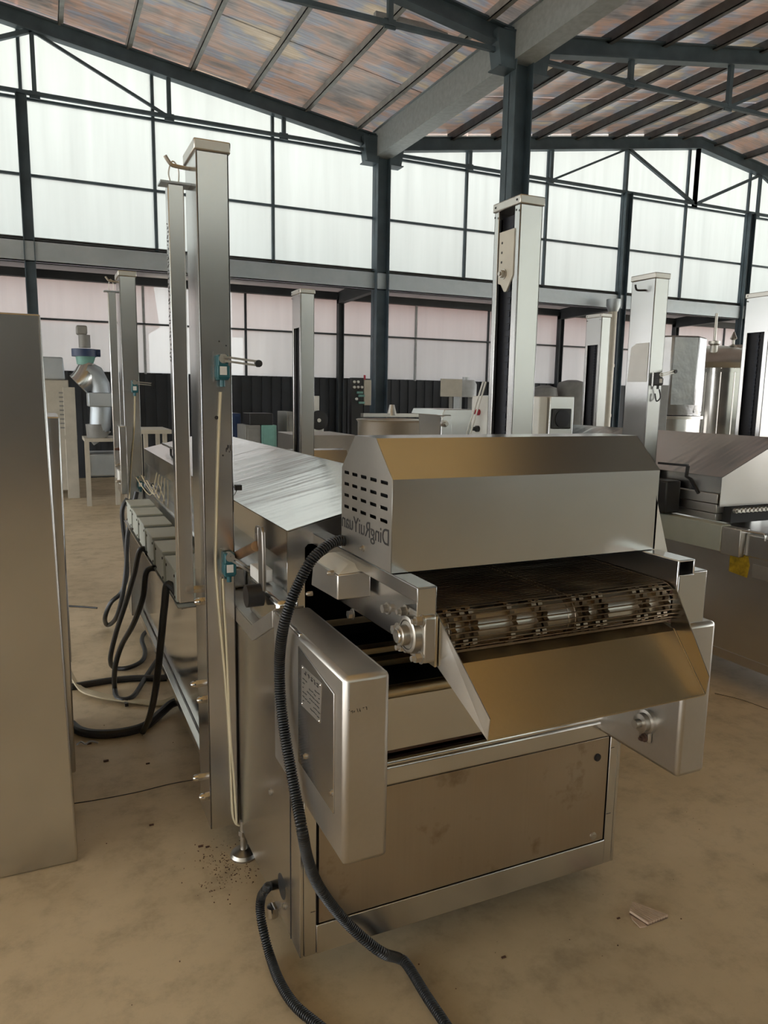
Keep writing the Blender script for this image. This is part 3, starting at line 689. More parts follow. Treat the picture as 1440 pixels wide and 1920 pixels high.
# lift posts
p1 = lift_post(m1, .435, .530, 2.29, 2.465, 1, style='none', hook=True)
p2 = lift_post(m1, 1.602, 1.700, 2.345, 2.515, -1, z0=.87, hook=False)
p3 = lift_post(m1, .452, .548, 4.885, 5.10, 1, style='none', hook=True)
p4 = lift_post(m1, 1.655, 1.755, 5.04, 5.235, -1, z0=.87, style='cover', hook=False)
G().box(1.57, 1.7, 2.345, 2.515, .80, .87).build('post_bracket', 'sz', m1); G().box(1.57, 1.755, 5.04, 5.235, .80, .87).build('post_bracket', 'sz', m1)
for zz in (.905, .575, .235):
    for k, yy in enumerate((2.42, 2.31)):
        acorn(G(), (.435, yy, zz-.012*k), (-1, 0, 0), .0135, .034).build('acorn_nut', 'polish', p1)
limit_switch(m1, .496, 2.29, 1.645, 1, 'teal', -.10); limit_switch(m1, .506, 2.29, 1.035, 1, 'teal', -.62, .085)
limit_switch(m1, .517, 4.885, 1.60, 1, 'teal', -.08); limit_switch(m1, .530, 4.885, 1.0, 1, 'teal', -.5, .08)
scribble((.0, 1, 0, 1), 5, lambda u, v: at(424+9*u, 833+17*v, Y=2.2893), .0012, 9).build('pen_mark', 'ink', p1)
for (px, py, r_) in ((406, 783, .006), (418, 854, .0025), (411, 640, .002), (424, 648, .002)):
    q = at(px, py, Y=2.2895); G().lathe((q.x, 2.2895, q.z), [(r_, 0), (r_, -.0006)], 10, 'y').build('drilled_hole', 'ink', p1)
G().box(.436, .4372, 2.37, 2.44, 1.55, 1.60).build('tape_patch', 'paper', p1)
# cream signal cables down the front post
def cabl(pts, Y, nm_, par, r=.0036):
    return cable(nm_, [at(x, y, Y=Y+(dy if len(p) > 2 else 0)) for p in pts for (x, y, dy) in [(p[0], p[1], p[2] if len(p) > 2 else 0)]], r, 'beige', par)
cabl([(414, 735), (411, 800), (408, 900), (406, 1000), (405, 1060), (409, 1120), (416, 1200), (424, 1290), (430, 1380), (433, 1450), (436, 1520), (441, 1542), (449, 1548)], 2.283, 'signal_cable', m1)
cabl([(418, 1085), (420, 1130), (424, 1200), (428, 1290), (432, 1380), (438, 1450), (441, 1500), (444, 1545)], 2.279, 'signal_cable', m1)
cabl([(253, 730), (252, 800), (247, 860), (243, 930), (240, 945)], 4.87, 'signal_cable', m1)
# levelling feet
def foot(x, y, zt=.1):
    f = G().lathe((x, y, 0), [(.045, 0), (.046, .007), (.040, .017), (.024, .024), (.0125, .028), (.011, zt+.03)], 22).build('levelling_foot', 'castm', m1)
    G().lathe((x, y, zt-.022), [(.017, 0), (.017, .016)], 6).build('lock_nut', 'castm', f); return f
foot(.540, 2.27); foot(1.50, 2.36); foot(.585, 3.7); foot(1.50, 3.7); foot(.585, 5.0); foot(1.50, 5.0)
# tilt lever beside the front post
G().prism([(1.98+.02, .99), (2.05, .99), (2.05, 1.16), (2.045, 1.172), (2.02, 1.178), (2.005, 1.165), (2.0, 1.10)], .542, .553, 'x').build('tilt_lever', 'gun', m1, .004)
G().prism([(2.05, 1.10), (2.05, 1.172), (2.075, 1.172), (2.085, 1.16), (2.085, 1.12), (2.075, 1.12), (2.07, 1.15), (2.062, 1.15)], .542, .553, 'x').build('lever_hook', 'gun', m1, .003)
G().cyl((.50, 2.03, .975), (.548, 2.03, .975), .033, 20).build('lever_hub', 'black', m1)
G().cyl(at(436, 1046, Y=2.36), at(480, 1024, Y=2.06), .015, 14).build('pivot_shaft', 'copper', m1)
G().box(.556, .60, 2.10, 2.2, .99, 1.03).build('pivot_block', 'paper', m1, .003)
# junction boxes on a shelf along the left side
G().box(.40, .533, 2.62, 4.6, .785, .79).build('box_shelf', 'sy', m1)
for k in range(6):
    y0 = 2.68+.30*k; zt_ = .918+.004*k
    jb = G().box(.402, .525, y0, y0+.235, zt_-.125, zt_-.012).build('junction_box', 'gbox', m1, .004)
    G().box(.398, .529, y0-.004, y0+.239, zt_-.012, zt_).build('box_lid', 'gbox', jb, .003)
    for (yy, zz) in ((y0+.02, zt_-.03), (y0+.215, zt_-.03), (y0+.02, zt_-.11), (y0+.215, zt_-.11)):
        G().lathe((.402, yy, zz), [(.006, 0), (.005, -.003)], 8, 'x').build('lid_screw', 'ink', jb)
    G().cyl((.44, y0+.04, zt_-.125), (.44, y0+.04, zt_-.16), .012, 10).build('cable_gland', 'black', jb)
# far-left control box with signal wires
cb = G().box(.41, .452, 4.80, 5.05, .92, 1.34).build('wiring_box', 'sz', m1, .003)
G().box(.405, .4105, 4.84, 5.0, .98, 1.06).build('box_sticker', 'paper', cb)
for zz in (1.0, 1.1, 1.2): acorn(G(), (.41, 4.82, zz), (-1, 0, 0), .01, .03).build('knob', 'rust' if zz == 1.2 else 'castm', cb)
rnd = random.Random(11)
for k in range(5):
    a = Vector((.50+.02*k, 4.8-.1*k, 1.0+.05*rnd.random())); b = Vector((.56, 4.3-.1*k, 1.1))
    cable('control_wire', [a, (a+b)/2+Vector((.02, 0, -.09-.05*rnd.random())), b], .003, 'beige', m1)
# polished skirt of the left side, seen between the posts
sk = G().prism([(2.60, .15), (5.2, .15), (5.2, .77), (2.60, .77)], XA-.006, XA-.001, 'x').build('side_skirt', 'polish', m1, .001)
G().box(XA-.035, XA-.004, 2.60, 5.2, .10, .135).build('skirt_flange', 'polish', m1, .002)

# hanging bars
def hang_bar(x, y, z0, z1, label, zh):
    t = thing('hanging_bar', (x, y, z0), label, 'metal bar')
    s = .024
    G().box(x-s, x+s, y-s, y+s, z0, z1).build('tube', 'sz', t, .003)
    G().box(x-.045, x+.045, y-.03, y+.03, z1, z1+.006).build('top_plate', 'galv', t)
    G().tube(smooth_path([(x-.010, y, z1+.004), (x-.016, y, z1+.035), (x-.006, y, zh+.012), (x+.006, y, zh+.008), (x+.014, y, z1+.04), (x+.012, y, z1+.004)], 6), .0022, 6).build('wire_loop', 'castm', t)
    return t
hb = hang_bar(.392, 2.41, .872, 2.168, 'square steel bar hanging by a wire loop from the nearest lift post', 2.224)
scribble((0, 1, 0, 1), 34, lambda u, v: Vector((.3675, 2.395+.032*v, 2.06-.42*u)), .0009, 21).build('handwriting', 'ink', hb)
hang_bar(.415, 5.005, 1.0, 2.16, 'square steel bar hanging beside the far left lift post', 2.222)

# hoses and cables -------------------------------------------------
tag(cable('corrugated_hose', [(.69, 1.70, 1.185), (.655, 1.70, 1.188), at(610, 1026, Y=1.69), at(583, 1052, Y=1.68), at(558, 1098, Y=1.68), at(540, 1145, Y=1.68), at(529, 1190, X=.505), at(524, 1245, X=.505), at(526, 1310, X=.505), at(533, 1370, X=.505),
    at(543, 1430, X=.506), at(556, 1500, X=.508), at(567, 1560, Y=1.53), at(577, 1610, Y=1.565), at(594, 1655, Y=1.59), at(622, 1697, Y=1.60), at(655, 1735, Y=1.60), at(695, 1771, Y=1.58), at(722, 1789, Y=1.575), at(748, 1797, Z=.016), at(764, 1810, Z=.016), at(800, 1868, Z=.016), at(835, 1920, Z=.016), at(870, 1975, Z=.016)], .0142, 'rubber', None, 12, True),
    'black corrugated hose drooping from the exit hood across the front panel', 'hose')
tag(cable('corrugated_hose', [(.56, 1.90, .13), (.528, 1.91, .128), at(500, 1666, X=.50), at(490, 1682, X=.49), at(488, 1710, X=.485), at(495, 1750, X=.485), at(507, 1795, Z=.02), at(525, 1842, Z=.016), at(553, 1885, Z=.016), at(600, 1925, Z=.016), at(660, 1975, Z=.016)], .0135, 'rubber', None, 12, True),
    'black corrugated hose looping out of the lower left side of the front base', 'hose')
hc = at(511, 1689, X=.527); G().cyl((.527, hc.y, .06), (.527, hc.y, .09), .017, 14).build('hose_clamp', 'polish', m1)
def drop(lab, pts, r=.014): return tag(cable('power_cable', pts, r, 'rubber', None, 10), lab, 'cable')
def fz(x, y, z=.016): return at(x, y, Z=z)
gy = lambda k: 2.68+.30*k+.04
drop('thick black cable dropping from the nearest grey junction box to the floor', [(.44, gy(0), .76), at(316, 1095, Y=2.74), at(308, 1140, Y=2.78), at(302, 1200, Y=2.85), at(292, 1290, Y=3.0), at(280, 1345, Y=3.2), fz(268, 1372)])
drop('black cable from the third grey junction box curving forward on the floor', [(.44, gy(2), .77), at(276, 1070, Y=3.3), at(268, 1120, Y=3.34), at(250, 1170, Y=3.5), at(228, 1210, Y=3.7), at(216, 1250, Y=3.8), fz(215, 1290), fz(222, 1310), at(250, 1305, Z=.02), fz(278, 1262), fz(300, 1232), fz(318, 1228)], .013)
drop('black cable from the fourth grey junction box making a loop at the bend', [(.44, gy(3), .77), at(264, 1030, Y=3.6), at(252, 1075, Y=3.7), at(236, 1130, Y=3.85), at(218, 1185, Y=4.0), at(207, 1235, Y=4.1), fz(215, 1252), fz(240, 1252), fz(265, 1240), fz(272, 1222), at(266, 1200, Z=.03), fz(272, 1186), fz(288, 1180), fz(305, 1182)], .013)
drop('black cable beyond hanging in a narrow loop below the far lift post', [(.44, 4.75, .90), at(229, 960, Y=4.75), at(236, 1030, Y=4.75), at(238, 1075, Y=4.75), at(228, 1110, Y=4.75), at(208, 1130, Y=4.75), at(197, 1158, Y=4.8), at(202, 1172, Z=.02), at(218, 1158, Y=4.7), at(230, 1115, Y=4.6), at(237, 1060, Y=4.6), at(240, 1000, Y=4.6), (.48, 4.6, .96)], .014)
drop('very thick black cable lying along the floor from the left cabinets to the machine', [fz(134, 1358, .02), fz(150, 1370, .02), fz(180, 1376, .02), fz(225, 1374, .02), fz(270, 1362, .02), at(300, 1338, Z=.025), at(325, 1318, Z=.04), at(350, 1318, Z=.05), at(370, 1345, Z=.04), (.60, 3.2, .04)], .021)
drop('long black cable lying further back across the floor behind the loops', [fz(134, 1288), fz(150, 1285), fz(200, 1277), fz(250, 1272), fz(310, 1271), fz(350, 1265)], .018)
drop('thin dark cord lying on the floor near the lower cabinet', [fz(120, 1136, .006), fz(145, 1137, .006), fz(182, 1140, .006)], .006)
bw = thing('wire_bundle', fz(220, 1310), 'bundle of cream wires spread on the floor between cabinet and machine', 'cable')
for k in range(7):
    o_ = k-3
    cable('strand', [fz(132, 1262+2*o_, .05), fz(150, 1290+1.5*o_, .02), fz(180, 1302+1.5*o_, .01+.002*k), fz(220, 1310+1.2*o_, .006+.002*k), fz(260, 1315+1.2*o_, .006+.002*k), fz(305, 1318+o_*1.5, .006), fz(345, 1300+o_*2, .006)], .0045, 'beige', bw, 6)
G().box(-.008, .008, -.02, .02, 0, .016).build('tie_wrap', 'black').location = fz(237, 1322, .004)
o = bpy.data.objects['tie_wrap']; o.parent = bw; o.location = fz(237, 1322, .004)-fz(220, 1310)
# cardboard scrap and litter
cbd = thing('cardboard_scrap', fz(1215, 1715, 0), 'torn corrugated cardboard scrap lying on the floor at the right', 'cardboard')
A, B, C_, D_ = fz(1186, 1694, .012), fz(1252, 1719, .006), fz(1213, 1735, .004), fz(1180, 1712, .010)
n = 8
for k in range(n):
    u0, u1 = k/n, (k+.62)/n
    lo = [A.lerp(D_, u0), B.lerp(C_, u0), B.lerp(C_, u1), A.lerp(D_, u1)]
    G().hull(lo, [p+Vector((0, 0, .008)) for p in lo]).build('flute', 'card', cbd)
lo = [A, B, C_, D_]; lo = [Vector((p.x, p.y, max(.001, p.z-.006))) for p in lo]; G().hull(lo, [p+Vector((0, 0, .004)) for p in lo]).build('liner', 'liner', cbd)
e0, e1 = fz(1182, 1712, .001), fz(1200, 1740, .001); G().hull([e0, fz(1213, 1738, .001), e1, fz(1185, 1725, .001)], [p+Vector((0, 0, .004)) for p in (e0, fz(1213, 1738, .001), e1, fz(1185, 1725, .001))]).build('torn_flap', 'card', cbd)
gl = G(); rnd = random.Random(5)
for k in range(330):
    if k < 290: px, py = rnd.gauss(425, 34), rnd.gauss(1625, 26)
    elif k < 305: px, py = rnd.uniform(150, 380), rnd.uniform(1350, 1900)
    else: px, py = rnd.uniform(780, 1420), rnd.uniform(1500, 1900)
    p = fz(px, py, 0); s = rnd.choice((.0006, .0008, .001, .0015)); gl.box(p.x-s, p.x+s*1.3, p.y-s, p.y+s, 0, s)
for (px, py, s) in ((377, 1587, .006), (390, 1588, .005), (200, 1427, .008), (168, 1395, .007), (278, 1432, .006), (285, 1547, .006), (1160, 1722, .004), (945, 1795, .005)):
    p = fz(px, py, 0); gl.box(p.x-s*1.6, p.x+s, p.y-s*.7, p.y+s*.5, 0, s*.6)
tag(gl.build('floor_grit', 'rust', smooth=False), 'dark grit and crumbs scattered over the concrete floor', 'debris', None, 'stuff')
tag(cable('foil_strip', [fz(143, 1397, .004), fz(152, 1391, .012), fz(160, 1395, .006), fz(170, 1390, .012), fz(184, 1393, .004)], .004, 'galv', None, 4), 'crumpled silver strip on the floor beside the steel cabinet', 'litter')

# ================================================================== LEFT CABINETS
def cabinet(name, pts, h, label, lean=0, depth=.6):
    t = thing(name, (pts[0], pts[2], 0), label, 'cabinet')
    x0, x1, y0 = pts
    b = G().hull([(x0, y0, .0), (x1, y0, .0), (x1, y0+depth, .0), (x0, y0+depth, .0)], [(x0, y0, h), (x1+lean, y0, h), (x1+lean, y0+depth, h), (x0, y0+depth, h)]).build('body', 'sz', t, .006)
    return t
c1 = cabinet('steel_cabinet', (-.75, .027, 2.456), 1.772, 'tall brushed steel cabinet cut off by the left edge', -.024, .55)
G().hull([(-.745, 2.454, .006), (.021, 2.454, .006), (.021, 2.458, .006), (-.745, 2.458, .006)], [(-.745, 2.454, 1.768), (-.003, 2.454, 1.768), (-.003, 2.458, 1.768), (-.745, 2.458, 1.768)]).build('door', 'sz', c1, .001)
c2_ = cabinet('steel_cabinet', (-.7, .043, 3.085), 1.452, 'lower steel cabinet half hidden behind the tall cabinet at left', .008, .55)
G().box(.0425, .052, 3.30, 3.5, .40, .75).build('side_plate', 'sz', c2_, .002)

# ================================================================== SECOND MACHINE (right)
m2 = thing('conveyor_oven', (3.86, 2.2, 0), 'second stainless oven at the right edge with yellow sticker on its side', 'machine')
X2, X2b = 3.34, 4.40
s2 = G().box(X2, X2b, 1.9, 5.9, .15, .80).build('base_body', 'sy', m2, .004)
G().box(X2-.004, X2, 1.9, 5.9, .15, .20).build('skirt_seam', 'satin', m2)
for yy in (2.3, 3.6, 5.2):
    for xx in (3.45, 4.25): G().lathe((xx, yy, 0), [(.045, 0), (.04, .02), (.014, .035), (.012, .16)], 16).build('levelling_foot', 'castm', m2)
G().box(X2-.045, X2+.03, 2.80, 4.9, .745, .888).build('side_channel', 'gbox', m2, .004)
G().box(X2-.04, X2+.03, 2.68, 2.80, .735, .884).build('channel_end', 'satin', m2, .004)
G().box(X2-.006, X2+.10, 1.9, 2.678, .74, .865).build('front_rail', 'sy', m2, .01)
G().tube(smooth_path([(X2-.03, 2.72, .88), (X2-.03, 2.58, .885), (X2-.03, 2.545, .88), (X2-.03, 2.54, .85)], 5), .006, 8).build('bent_handle', 'polish', m2)
G().sheet([(X2-.002, 2.765, .745), (X2-.002, 2.655, .748), (X2-.002, 2.640, .70), (X2-.002, 2.65, .63), (X2-.002, 2.765, .64)], .002).build('yellow_sticker', 'yellow', m2)
G().box(X2-.003, X2-.001, 2.50, 2.62, .64, .71).build('worn_patch', 'satin', m2)
hx, hy0, hy1 = 3.385, 2.905, 5.4; hm = 3.86; hz, hr = 1.133, 1.345
def mx2(x): return 2*hm-x
l2 = G().hull([(hx, hy0, hz), (hm, hy0, hr), (hm, hy1, hr), (hx, hy1, hz)], [(hx, hy0, hz+.003), (hm, hy0, hr+.003), (hm, hy1, hr+.003), (hx, hy1, hz+.003)]).hull(
    [(mx2(hx), hy0, hz), (hm, hy0, hr), (hm, hy1, hr), (mx2(hx), hy1, hz)], [(mx2(hx), hy0, hz+.003), (hm, hy0, hr+.003), (hm, hy1, hr+.003), (mx2(hx), hy1, hz+.003)]).build('tunnel_lid', 'top', m2, smooth=False)
G().box(hx, hx+.004, hy0, hy1, 1.045, hz+.002).build('lid_skirt', 'sy', l2)
G().prism([(hx, .97), (mx2(hx), .97), (mx2(hx), hz), (hm, hr), (hx, hz)], hy0-.004, hy0, 'y').build('lid_gable', 'sx', l2)
for (z0, z1, dx) in ((.985, 1.04, .0), (.93, .98, .012), (.888, .925, .02)): G().box(hx+dx-.005, mx2(hx), hy0+.01+dx, hy1, z0, z1).build('tunnel_step', 'satin', m2, .003)
G().box(3.45, 4.27, 2.875, 3.2, .88, .966).build('mouth_shade', 'shadein', m2)  # black box put in for the shade in the tunnel mouth
gc = G()
for k in range(26):
    xx = 3.44+k*.032; gc.tube([(xx, 2.83, .955), (xx, 2.85, .955)], .013, 8); gc.box(xx-.004, xx+.018, 2.82, 2.826, .948, .962)
gc.build('feed_chain', 'castm', m2)
# tilt mechanism in front of the near left post of the second machine
G().box(3.25, 3.36, 3.16, 3.335, .90, 1.09).build('tilt_block', 'black', m2, .01)
a, b, c_ = at(1235, 868, X=3.27), at(1290, 873, X=3.27), at(1287, 893, X=3.27)
G().tube([a, b], .009, 4).tube([b, c_, at(1295, 898, X=3.27), at(1310, 925, X=3.27)], .010, 4).build('tilt_lever', 'black', m2)
q5 = lift_post(m2, 3.232, 3.335, 3.345, 3.535, 1, z0=.80, style='none', hook=False)
G().tube(smooth_path([(3.30, 3.40, 2.19), (3.232, 3.42, 2.185), (3.19, 3.44, 2.185), (3.175, 3.44, 2.20), (3.172, 3.44, 2.215)], 5), .006, 8).build('hook', 'black', q5)
q6 = lift_post(m2, 4.36, 4.455, 5.10, 5.30, -1, z0=.80, style='cover', hook=False)
q7 = lift_post(m2, 4.40, 4.50, 3.50, 3.70, -1, z0=.80, style='cover', hook=False)
pa, pb = at(1186, 645, X=3.23), at(1219, 714, X=3.23)
G().sheet([(3.2305, 3.52, at(1180, 716, X=3.23).z), (3.2305, 3.36, at(1218, 716, X=3.23).z), (3.2305, 3.36, at(1220, 642, X=3.23).z), (3.2305, 3.46, at(1195, 644, X=3.23).z), (3.2305, 3.505, at(1187, 652, X=3.23).z)], .001).build('taped_sheet', 'paper', q5)
limit_switch(m2, 3.285, 3.345, at(1238, 705, Y=3.3).z, 1, 'black', .22, .10)
cable('switch_lead', [at(1236, 730, Y=3.32), at(1238, 745, Y=3.32), at(1231, 752, Y=3.32), at(1228, 738, Y=3.33)], .004, 'black', m2)

# ================================================================== BACKGROUND EQUIPMENT
def pb_(x0, y0, x1, y1, Y, z0=None):
    a = at(x0, y0, Y=Y); b = at(x1, y1, Y=Y); return a.x, b.x, (b.z if z0 is None else z0), a.z
# louvred cabinet, far left
Y = 11.6; x0, x1, z0, z1 = pb_(60, 668, 150, 930, Y, 0)
t = thing('heating_cabinet', ((x0+x1)/2, Y, 0), 'cream metal heating cabinet with louvres at the far left', 'cabinet')
zs = at(100, 712, Y=Y).z
G().box(x0, x1-.08, Y, Y+1.2, .12, zs).build('body', 'cream', t, .01)
G().prism([(x0, zs), (x1-.12, zs), (x1-.14, z1), (x0, z1)], Y-.05, Y+1.2, 'y').build('top_hood', 'galv', t, .02)
G().box(x1-.16, x1, Y-.02, Y+.1, 0, zs-.1).build('corner_leg', 'cream', t, .005)
gl = G(); la, lb = at(110, 735, Y=Y), at(126, 800, Y=Y)
lz = la.z
while lz > lb.z-.05: G().box(la.x, lb.x+.03, Y-.018, Y, lz-.02, lz).build('louvre', 'greyc', t); lz -= .062
zz = at(100, 820, Y=Y).z; G().box(x0, x1, Y-.025, Y, zz-.03, zz+.03).build('belt_trim', 'cream', t)
# valve and duct stack
Y = 11.0; P = lambda x, y: at(x, y, Y=Y)
t = thing('duct_stack', (P(170, 890).x, Y, 0), 'bent steel duct with navy butterfly valve and motor beside the heating cabinet', 'duct')
a = P(158, 632); G().cyl((a.x, Y, P(158, 652).z), (a.x, Y, P(158, 628).z), .075, 14).build('actuator_neck', 'greyc', t)
G().box(P(148, 730).x, P(168, 730).x, Y-.1, Y+.1, P(158, 628).z, P(158, 611).z).build('actuator', 'greyc', t, .02)
G().cyl((P(137, 660).x, Y, P(150, 661).z), (P(188, 660).x, Y, P(150, 661).z), .05, 14).lathe((P(161, 730).x, Y, P(170, 669).z), [(.16, 0), (.16, .1)], 18).build('valve_body', 'navy', t)
G().cyl((P(161, 730).x, Y, P(170, 685).z), (P(163, 730).x, Y, P(170, 667).z), .1, 16, .13).build('valve_neck', 'tealcab', t)
G().tube([P(165, 680), P(162, 700), P(155, 716), P(148, 722)], [.10, .15, .17, .17], 16).build('hopper_duct', 'sz', t)
G().tube([P(160, 695), P(176, 702), P(186, 722), P(189, 745), P(189, 770), P(188, 798), P(183, 812)], .14, 18).build('elbow_duct', 'galv', t)
G().box(P(163, 730).x, P(207, 730).x, Y-.25, Y+.2, P(170, 762).z, P(170, 736).z).build('clamp_box', 'galv', t, .01)
G().tube([P(182, 795), P(183, 812), P(192, 822)], .15, 14).build('lower_duct', 'greyc', t)
G().box(P(152, 730).x, P(215, 730).x, Y-.3, Y+.4, P(170, 826).z, P(170, 820).z).build('bench_top', 'cream', t)
for px in (156, 210): G().box(P(px, 730).x-.03, P(px, 730).x+.03, Y-.3, Y-.24, 0, P(170, 826).z).build('bench_leg', 'cream', t)
G().box(P(157, 730).x, P(214, 730).x, Y-.28, Y+.3, P(170, 890).z, P(170, 848).z).build('lower_tank', 'galv', t, .02)
# bench left of centre
Y = 9.5; x0, x1, z0, z1 = pb_(262, 806, 322, 812, Y)
t = thing('work_bench', ((x0+x1)/2, Y, 0), 'plain cream bench behind the far left lift post', 'bench')
G().box(x0, x1, Y, Y+.8, z1-.05, z1).build('bench_top', 'cream', t)
for xx in (x0+.05, x1-.1):
    for yy in (Y+.05, Y+.7): G().box(xx, xx+.05, yy, yy+.05, 0, z1-.05).build('leg', 'cream', t)
def cab(name, px, Y, label, cat, mat, depth=.5, door=True, top=None, z0=0):
    x0, x1, _, z1 = pb_(px[0], px[1], px[2], px[3], Y, z0)
    t = thing(name, ((x0+x1)/2, Y, z0), label, cat)
    G().box(x0, x1, Y, Y+depth, z0, z1).build('body', mat, t, .008)
    if door: G().box(x0+.03, x1-.03, Y-.012, Y, z0+.1, z1-.05).build('door', mat, t, .004); G().box(x1-.09, x1-.07, Y-.03, Y-.012, (z0+z1)/2, (z0+z1)/2+.12).build('handle', 'black', t)
    return t
cab('tool_cabinet', (460, 797, 489, 845), 10.4, 'grey tool cabinet in the dark lean-to corner', 'cabinet', 'greyc')
cab('tool_cabinet', (490, 797, 519, 845), 10.4, 'sea-green tool cabinet in the dark lean-to corner', 'cabinet', 'tealcab')
t = cab('compressor', (468, 775, 512, 797), 10.4, 'dark compressor set on the two tool cabinets', 'compressor', 'black', .4, False, z0=at(480, 797, Y=10.4).z)
cab('gas_cabinet', (538, 772, 553, 845), 10.6, 'grey upright cabinet just left of the far right lift post', 'cabinet', 'greyc')
cab('blue_drum_box', (436, 775, 452, 830), 11.2, 'dark blue locker against the lean-to wall', 'locker', 'navy')
# fan unit
Y = 10.8; x0, x1, _, z1 = pb_(575, 772, 609, 838, Y, 0)
t = thing('fan_unit', ((x0+x1)/2, Y, 0), 'white air conditioner outdoor unit with round fan grille', 'fan unit')
G().box(x0, x1, Y, Y+.4, 0, z1).build('casing', 'white', t, .05)
c = at(597, 788, Y=Y); G().lathe((c.x, Y-.002, c.z), [(.15, 0), (.15, -.02), (.13, -.025)], 24, 'y').build('fan_grille', 'black', t)
G().lathe((c.x, Y-.03, c.z), [(.03, 0), (.03, -.01)], 12, 'y').build('fan_hub', 'white', t)
x0, x1, z0, z1 = pb_(578, 742, 600, 771, Y)
tag(G().box(x0, x1, Y+.02, Y+.35, z0, z1).build('white_carton', 'white', bev=.01), 'white carton standing on the fan unit', 'box')
# valve panel and switch box at the column
Y = 11.6
x0, x1, z0, z1 = pb_(683, 712, 696, 760, Y); t = thing('switch_box', ((x0+x1)/2, Y, z0), 'tall beige switch box mounted left of the tall valley column', 'electrical box')
G().box(x0, x1, Y, Y+.2, z0, z1).build('body', 'cream', t, .01); G().box(x0+.03, x0+.06, Y+.08, Y+.1, z1, z1+.08).build('beacon', 'red', t)
G().box(x0+.02, x0+.05, Y+.05, Y+.1, 0, z0).build('stand', 'framed', t)
t = thing('valve_panel', (at(670, 780, Y=Y).x, Y, 0), 'small panel of gauges and green valves beside the beige switch box', 'panel')
x0, x1, z0, z1 = pb_(660, 708, 681, 785, Y); G().box(x0, x1, Y, Y+.1, 0, z1).build('backboard', 'black', t)
for (px, py, m_) in ((664, 716, 'white'), (671, 716, 'white'), (664, 726, 'white'), (671, 726, 'white'), (678, 726, 'white'), (668, 748, 'white')):
    c = at(px, py, Y=Y); G().lathe((c.x, Y, c.z), [(.022, 0), (.022, -.03)], 10, 'y').build('gauge', m_, t)
for (px, py) in ((674, 736), (677, 742), (677, 755)):
    c = at(px, py, Y=Y); G().box(c.x-.05, c.x+.05, Y-.04, Y, c.z-.018, c.z+.018).build('valve', 'tealcab', t)
# low steel box and bench in the middle distance
Y = 8.5; x0, x1, _, z1 = pb_(590, 816, 666, 850, Y, 0)
t = thing('steel_table', ((x0+x1)/2, Y, 0), 'low dull steel table in front of the white fan unit', 'table')
G().box(x0-.2, x1, Y, Y+.9, z1-.35, z1).build('apron', 'satin', t, .01)
for xx in (x0-.15, x1-.05): G().box(xx, xx+.05, Y+.05, Y+.1, 0, z1-.35).build('leg', 'satin', t)
Y = 5.6; a, b = at(560, 847, Y=Y), at(573, 862, Y=Y); e = at(660, 852, Y=Y)
t = thing('guard_hood', (a.x, Y, 0), 'low slanted steel hood beyond the tunnel lid', 'hood')
G().prism([(Y, b.z-.25), (Y, b.z-.10), (Y+.12, a.z), (Y+.3, a.z), (Y+.4, b.z-.25)], a.x, e.x, 'x').build('shell', 'sx', t)
G().box(a.x+.02, e.x-.02, Y+.05, Y+.38, 0, b.z-.25).build('stand', 'satin', t)
# round trough with bar across, hopper
Y = 7.4; a, b = at(700, 789, Y=Y), at(826, 790, Y=Y); cxm = (a.x+b.x)/2; rr_ = (b.x-a.x)/2
t = thing('mixing_vat', (cxm, Y+rr_, 0), 'wide round steel mixing vat with rolled rim and stirrer bar', 'vat')
G().lathe((cxm, Y+rr_, 0), [(rr_*.86, .25), (rr_*.93, .5), (rr_*.95, a.z-.03), (rr_*1.0, a.z), (rr_*.96, a.z+.005), (rr_*.9, a.z-.03), (rr_*.85, .5)], 36).build('bowl', 'satin', t)
for k in range(3):
    an = k*2.1; G().cyl((cxm+rr_*.7*math.cos(an), Y+rr_+rr_*.7*math.sin(an), 0), (cxm+rr_*.7*math.cos(an), Y+rr_+rr_*.7*math.sin(an), .35), .03, 10).build('leg', 'satin', t)
G().box(cxm-rr_*.9, cxm+rr_*.9, Y+rr_-.04, Y+rr_+.04, a.z+.03, a.z+.07).lathe((cxm, Y+rr_, a.z+.05), [(.06, 0), (.03, .12)], 10).build('stirrer_bar', 'satin', t)
Y = 5.2; P = lambda x, y: at(x, y, Y=Y)
t = thing('steel_hopper', (P(860, 800).x, Y, 0), 'angular steel hopper with a side bolt left of the open lift post', 'hopper')
G().prism([(P(827, 795).x, .3), (P(828, 795).x, P(850, 782).z), (P(834, 795).x, P(850, 779).z), (P(846, 795).x, P(850, 779).z), (P(862, 795).x, .3)], Y, Y+.03, 'y').build('end_plate', 'sz', t, .004)
G().prism([(P(833, 795).x, P(850, 779).z), (P(838, 795).x, P(850, 768).z), (P(902, 795).x, P(850, 768).z), (P(902, 795).x, .5), (P(862, 795).x, .5), (P(848, 795).x, P(850, 779).z)], Y+.04, Y+.6, 'y').build('trough', 'sx', t, .004)
c = P(831, 794); G().lathe((c.x, Y, c.z), [(.028, 0), (.028, -.03), (.016, -.032), (.016, -.06)], 14, 'y').build('axle_bolt', 'castm', t)
G().box(P(835, 795).x, P(898, 795).x, Y+.1, Y+.5, 0, .5).build('stand', 'satin', t)
